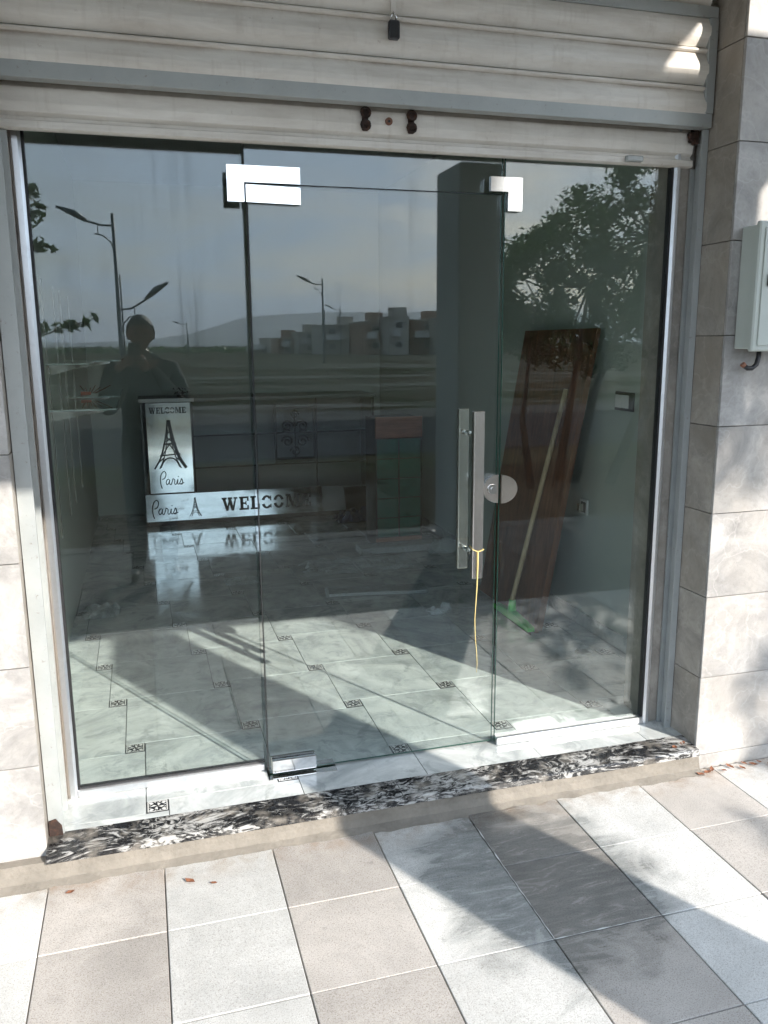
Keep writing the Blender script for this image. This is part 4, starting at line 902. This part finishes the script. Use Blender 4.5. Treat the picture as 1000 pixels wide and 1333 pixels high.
# street lamps with two bracket arms
def lamp_mesh():
    parts = {}
    q = G(); q.tube([(0, 0, 0), (0, 0, 0.3), (0, 0, 8.0)], [0.14, 0.11, 0.075], 10); q.tube([(0.16, 0, 1.2), (0.16, 0, 5.2)], 0.04, 6); q.tube([(0, 0, 1.4), (0.16, 0, 1.4)], 0.03, 5); q.tube([(0, 0, 5.0), (0.16, 0, 5.0)], 0.03, 5); parts['pole'] = (q, 'lamp')
    q = G(); q.tube([(0, 0, 7.45), (-0.5, 0, 7.45), (-1.2, 0, 7.62), (-1.9, 0, 8.0)], 0.05, 6); q.tube([(0, 0, 6.2), (-0.15, 0, 6.7), (-0.5, 0, 7.0), (-0.85, 0, 7.05)], 0.035, 6); q.tube([(-0.7, 0, 7.05), (-0.7, 0, 7.5)], 0.025, 5); parts['upper_arm'] = (q, 'lamp')
    q = G(); q.tube([(-1.2, 0, 7.65), (-1.7, 0, 7.95), (-2.5, 0, 8.25)], [0.09, 0.16, 0.05], 8); parts['lamp_head'] = (q, 'lamp')
    q = G(); q.tube([(0, 0, 3.55), (0.6, 0, 3.6), (1.2, 0, 3.95), (1.6, 0, 4.3)], 0.05, 6); q.tube([(0.05, 0, 2.4), (0.2, 0, 2.9), (0.5, 0, 3.2), (1.0, 0, 3.3)], 0.035, 6); q.tube([(0.75, 0, 3.3), (0.75, 0, 3.68)], 0.025, 5); parts['lower_arm'] = (q, 'lamp')
    q = G(); q.tube([(1.3, 0, 4.05), (1.8, 0, 4.5), (2.4, 0, 4.85)], [0.08, 0.16, 0.06], 8); parts['lower_head'] = (q, 'lamp')
    out = []
    for nm, (q, mm) in parts.items():
        bmesh.ops.recalc_face_normals(q.bm, faces=q.bm.faces[:]); me = bpy.data.meshes.new(nm); q.bm.to_mesh(me); q.bm.free(); me.materials.append(MAT[mm]); out.append((nm, me))
    return out
LM = lamp_mesh()
for k, (sx, dist, hs, lab, both) in enumerate(((-0.0185, 43.5, 1.0, 'tall grey street lamp with two curved arms at different heights', True), (0.2145, 81, 1.0, 'tall street lamp with one arm rising over the pale houses', False), (0.2355, 135, 0.98, 'distant street lamp with one arm behind the houses', False), (0.0551, 150, 0.72, 'small distant street lamp over the open field', False))):
    p = P(sx, dist); t = thing('street_lamp', lab, 'street lamp', (p.x, p.y, Z_ST - 0.02), 'street lamps beyond the road'); t.scale = (1, 1, hs)
    for nm, me in LM:
        if not both and nm.startswith('lower'): continue
        o = bpy.data.objects.new(nm if nm != 'lower_head' else 'lamp_head', me); col.objects.link(o); o.parent = t

# houses: flat roofs stepping up towards the right
def house(sx0, sx1, dist, htop, dep, mat, label, floors=2):
    a, b = P(sx0, dist), P(sx1, dist); zt = CAM.z + htop * dist
    t = thing('house', label, 'house', ((a.x + b.x) / 2, a.y, Z_ST - 0.02), 'houses across the field')
    wl_ = G(); wl_.box(a.x, b.x, a.y - dep, a.y, Z_ST - 0.3, zt - 0.25); wl_.build('wall', mat, t)
    q = G(); q.box(a.x - 0.15, b.x + 0.15, a.y - dep - .15, a.y + 0.15, zt - 0.248, zt); q.build('roof_parapet', 'house', t)
    n_ = max(1, int((b.x - a.x) / 3.2)); fh_ = (zt - Z_ST) / floors
    for i in range(n_):
        for j in range(floors):
            cx = a.x + (i + .5) * (b.x - a.x) / n_; cz = Z_ST + fh_ * (j + 0.55)
            wd = box('window', (cx - 0.75, cx + 0.75, a.y - 0.1, a.y + 0.06, cz - 0.62, cz + 0.62), 'plaster', t); box('pane', (cx - 0.62, cx + 0.62, a.y + 0.061, a.y + 0.075, cz - 0.5, cz + 0.5), 'house_glass', wd)
    q = G(); cx = a.x + (b.x - a.x) * (0.25 + 0.5 * ((sx0 * 37) % 1)); q.box(cx - 1.2, cx + 1.2, a.y - 5, a.y - 2, zt + 0.001, zt + 1.5); q.build('stair_head', mat, t)
    q = G(); q.tube([(b.x - 1.5, a.y - 3, zt + 0.001), (b.x - 1.5, a.y - 3, zt + 1.1)], 0.6, 12); q.build('water_tank', 'plinth', t)
    q = G(); q.box(a.x + 0.5, (a.x + b.x) / 2, a.y + 0.001, a.y + 1.2, Z_ST + fh_ - 0.1, Z_ST + fh_ + 0.08); q.box(a.x + 0.5, (a.x + b.x) / 2, a.y + 1.1, a.y + 1.2, Z_ST + fh_ + 0.08, Z_ST + fh_ + 0.9); q.build('balcony', 'plaster', t)
    return t
HS = [(0.128, 0.158, 190, 0.0005, 'house', 'low cream house at the field end of the row'), (0.160, 0.182, 165, 0.0085, 'house2', 'brick house with a flat roof beside the low cream house'), (0.184, 0.212, 160, 0.0150, 'house', 'cream flat roofed house in the middle of the row'), (0.213, 0.262, 150, 0.0235, 'house', 'wide cream two storey house under the tall lamp'), (0.264, 0.296, 140, 0.0275, 'house2', 'brick two storey house next to the wide cream house'), (0.297, 0.322, 135, 0.0335, 'house', 'tallest cream house of the row with a flat roof'), (0.324, 0.37, 138, 0.0295, 'house2', 'brick house beyond the tallest cream house'), (0.375, 0.44, 128, 0.033, 'house', 'cream house behind the arcade column'), (0.445, 0.55, 120, 0.035, 'house2', 'long brick house behind the bushy tree')]
for s0, s1, d_, h_, mm, lab in HS: house(s0, s1, d_, h_, 10, mm, lab, 2)
# low scrub along the far edge of the field
q = G(); rs = random.Random(31)
for k in range(260):
    d_ = rs.uniform(200, 420); sx = rs.uniform(-0.22, 0.16); c = P(sx, d_); r_ = rs.uniform(.6, 1.4)
    for j in range(14):
        p = c + Vector((rs.gauss(0, r_), rs.gauss(0, r_), Z_ST + abs(rs.gauss(0, .5)))); e = Vector((rs.uniform(-1, 1), rs.uniform(-1, 1), rs.uniform(-.5, .8))) * .8; f_ = Vector((e.y, -e.x, .5)) * .6
        q.poly([p - e, p + f_, p + e, p - f_])
sc = q.build('scrub', 'leaf'); sc['kind'] = 'stuff'; sc['label'] = 'low dark scrub along the far edge of the field'; sc['category'] = 'scrub'
# far hills
q = G(); prev = None
for k in range(81):
    sx = -0.6 + 1.6 * k / 80; D_ = 5200; c = P(sx, D_)
    base = 0.006 + 0.032 / (1 + math.exp(-(sx - 0.09) * 45)) + 0.003 * mnoise.noise(Vector((sx * 9, 0, 0))) + 0.0016 * mnoise.noise(Vector((sx * 37, 2, 0)))
    zt = CAM.z + base * D_
    cur = [q.bm.verts.new((c.x, c.y + 1400, -5)), q.bm.verts.new((c.x, c.y + 500, zt * 0.55)), q.bm.verts.new((c.x, c.y, zt)), q.bm.verts.new((c.x * 1.3, c.y - 1500, -5))]
    if prev:
        for j in range(3): q.bm.faces.new((prev[j], cur[j], cur[j + 1], prev[j + 1]))
    prev = cur
struct(q.build('hills', 'hill', smooth=True))

# ------------------------------------------------------------------ the photographer, standing outside and mirrored in the glass
def person():
    t = thing('person', 'person in a dark jacket and trousers holding up a phone with both hands', 'person', (0.02, -3.17, Z_PAVE))
    g0 = Z_PAVE; X0, Y0 = 0.02, -3.17
    V, E_, Rd = [], [], []
    def v(x, y, z, r, rb=None): V.append((X0 + x, Y0 + y, g0 + z)); Rd.append((r, rb or r)); return len(V) - 1
    def ch(*ids):
        for a, b in zip(ids, ids[1:]): E_.append((a, b))
    pel = v(0, 0, 0.95, 0.165, 0.125); wst = v(0, 0.005, 1.10, 0.165, 0.12); che = v(0, 0.0, 1.30, 0.185, 0.13); up_ = v(0, -0.005, 1.44, 0.15, 0.10); nk = v(0, 0.01, 1.53, 0.052); hb = v(0, 0.03, 1.62, 0.06)
    ch(pel, wst, che, up_, nk, hb)
    for s_ in (-1, 1):
        hp_ = v(s_ * 0.095, 0, 0.85, 0.105); kn = v(s_ * 0.105, 0.03 * s_ + 0.02, 0.49, 0.078); cf = v(s_ * 0.108, 0.0, 0.34, 0.070); an = v(s_ * 0.11, 0.01 * s_ - 0.02, 0.10, 0.056); ft = v(s_ * 0.135, 0.09 + 0.01 * s_, 0.045, 0.040); toe = v(s_ * 0.145, 0.17 + 0.01 * s_, 0.035, 0.032)
        ch(pel, hp_, kn, cf, an, ft, toe)
        shd = v(s_ * 0.19, -0.005, 1.45, 0.090); ua = v(s_ * 0.235, 0.05, 1.32, 0.074); el = v(s_ * 0.245, 0.12, 1.19, 0.064); fa = v(s_ * 0.16, 0.23, 1.33, 0.054); wrr = v(s_ * 0.085 - 0.02, 0.335, 1.485, 0.029)
        ch(up_, shd, ua, el, fa, wrr)
    me = bpy.data.meshes.new('body'); me.from_pydata(V, E_, []); o = bpy.data.objects.new('tmp_body', me); col.objects.link(o)
    sk_ = o.modifiers.new('s', 'SKIN'); sk_.use_smooth_shade = True
    for k, (a, b) in enumerate(Rd): me.skin_vertices[0].data[k].radius = (a, b)
    me.skin_vertices[0].data[0].use_root = True
    ss = o.modifiers.new('d', 'SUBSURF'); ss.levels = 2; ss.render_levels = 2
    dg_ = bpy.context.evaluated_depsgraph_get(); ev = bpy.data.meshes.new_from_object(o.evaluated_get(dg_))
    bpy.data.objects.remove(o); bm = bmesh.new(); bm.from_mesh(ev)
    for f in bm.faces:
        c = f.calc_center_median(); z = c.z - g0
        f.material_index = 1 if z < 0.90 else 0
        if z < 0.085: f.material_index = 3
        if z > 1.50 and abs(c.x - X0) < 0.075 and c.y < Y0 + 0.12: f.material_index = 2
        f.smooth = True
    # head: shaped sphere with brow, nose, lips, chin and ears
    r = bmesh.ops.create_uvsphere(bm, u_segments=28, v_segments=20, radius=1.0)
    hc = Vector((X0, Y0 + 0.035, g0 + 1.700))
    for vv_ in r['verts']:
        p = vv_.co.copy(); x, y, z = p.x * 0.078, p.y * 0.098, p.z * 0.118
        if p.z < 0: x *= 1 + 0.30 * p.z; y *= 1 + 0.10 * p.z
        if p.y > 0:
            nose = math.exp(-((p.x / 0.16) ** 2 + ((p.z + 0.15) / 0.20) ** 2)); y += 0.022 * nose
            y -= 0.010 * math.exp(-(((abs(p.x) - 0.38) / 0.16) ** 2 + ((p.z - 0.02) / 0.12) ** 2))
            y += 0.006 * math.exp(-((p.x / 0.25) ** 2 + ((p.z + 0.52) / 0.08) ** 2)); y += 0.010 * math.exp(-((p.x / 0.3) ** 2 + ((p.z + 0.88) / 0.15) ** 2))
        if abs(p.x) > 0.93 and abs(p.z + 0.05) < 0.28: x *= 1.18
        vv_.co = hc + Vector((x, y, z))
    for f in {f for vv_ in r['verts'] for f in vv_.link_faces}: f.material_index = 2; f.smooth = True
    # hands: palm and five bent fingers closing on the phone's sides
    cm = cam.matrix_world
    def H(x, y, z): return cm @ Vector((x, y, z))
    gg = G(); gg.bm.free(); gg.bm = bm; gg.mi = 2
    xc = -0.022
    for s_ in (-1, 1):
        xe = xc + s_ * 0.0385
        gg.tube([H(xe + s_ * 0.050, -0.165, 0.075), H(xe + s_ * 0.034, -0.135, 0.050), H(xe + s_ * 0.020, -0.105, 0.034), H(xe + s_ * 0.012, -0.078, 0.026)], [0.026, 0.031, 0.030, 0.018], 10)
        for k, (yy, ln_) in enumerate(((-0.072, 0.030), (-0.090, 0.036), (-0.108, 0.034), (-0.125, 0.026))):
            gg.tube([H(xe + s_ * 0.016, yy, 0.034), H(xe + s_ * 0.015, yy + .002, 0.010), H(xe + s_ * 0.004, yy + .004, -0.002), H(xe - s_ * ln_, yy + .006, 0.0025)], [0.0095, 0.009, 0.0082, 0.0065], 8)
        gg.tube([H(xe + s_ * 0.016, -0.115, 0.045), H(xe + s_ * 0.004, -0.092, 0.040), H(xe - s_ * 0.012, -0.072, 0.030)], [0.013, 0.0105, 0.008], 8)
    me2 = bpy.data.meshes.new('body'); bm.to_mesh(me2); bm.free()
    for mm in ('jacket', 'trouser', 'skin', 'shoe'): me2.materials.append(MAT[mm])
    link('body', me2, t)
    # hair cap
    bm = bmesh.new(); r = bmesh.ops.create_uvsphere(bm, u_segments=28, v_segments=20, radius=1.0); dele = []
    for vv_ in r['verts']:
        p = vv_.co.copy()
        if p.z < -0.35 or (p.y > 0.25 and p.z < 0.42) or (p.y > -0.05 and p.z < -0.05): dele.append(vv_)
        n1 = 1.09 + 0.035 * mnoise.noise(p * 6)
        vv_.co = hc + Vector((p.x * 0.088 * n1, p.y * 0.106 * n1, p.z * 0.118 * n1 - (0.0 if p.z > 0 else 0.0)))
    bmesh.ops.delete(bm, geom=dele, context='VERTS')
    hm = bpy.data.meshes.new('hair'); bm.to_mesh(hm); bm.free(); hm.materials.append(MAT['hair'])
    for p in hm.polygons: p.use_smooth = True
    link('hair', hm, t)
    for s_ in (-1, 1):
        q = G(); q.tube([Vector((hc.x + s_ * 0.031, hc.y + 0.086, hc.z + 0.004)), Vector((hc.x + s_ * 0.031, hc.y + 0.0915, hc.z + 0.004))], [0.011, 0.006], 10); q.build('eye', 'hair', t)
    # hood of the jacket lying on the shoulders
    q = G(); q.tube([(X0 - 0.10, Y0 + 0.05, g0 + 1.515), (X0 - 0.095, Y0 - 0.05, g0 + 1.545), (X0, Y0 - 0.095, g0 + 1.56), (X0 + 0.095, Y0 - 0.05, g0 + 1.545), (X0 + 0.10, Y0 + 0.05, g0 + 1.515)], 0.028, 8); q.build('collar', 'jacket', t)
    ph = thing('phone', 'black smartphone held upright in both hands of the photographer', 'phone', tuple(H(xc, -0.06, 0.016)))
    q = G(); q.box(xc - 0.0375, xc + 0.0375, -0.145, 0.018, 0.0115, 0.0195, 0.0025, cm); q.build('case', 'black', ph)
    q = G(); q.box(xc - 0.035, xc + 0.035, -0.141, 0.014, 0.0196, 0.0202, 0, cm); q.build('screen', 'screen', ph)
    q = G(); q.box(xc + 0.010, xc + 0.034, -0.020, 0.012, 0.0102, 0.0114, 0, cm); q.build('lens_plate', 'screen', ph)
person()

# ------------------------------------------------------------------ hazy air over the plain
q = G(); q.box(-8000, 8000, -9600, 120, -2.5, 260); hz = q.build('haze', 'grout'); hz.data.materials.clear()
t = NT('pale_haze'); pvn = t.n('VolumePrincipled'); pvn.inputs['Color'].default_value = (0.82, 0.90, 1.0, 1); pvn.inputs['Density'].default_value = 0.00016; pvn.inputs['Anisotropy'].default_value = 0.3
t.l(pvn.outputs[0], t.out.inputs['Volume']); hz.data.materials.append(t.m); hz['kind'] = 'stuff'; hz['label'] = 'pale bluish haze over the plain and hills'; hz['category'] = 'haze'
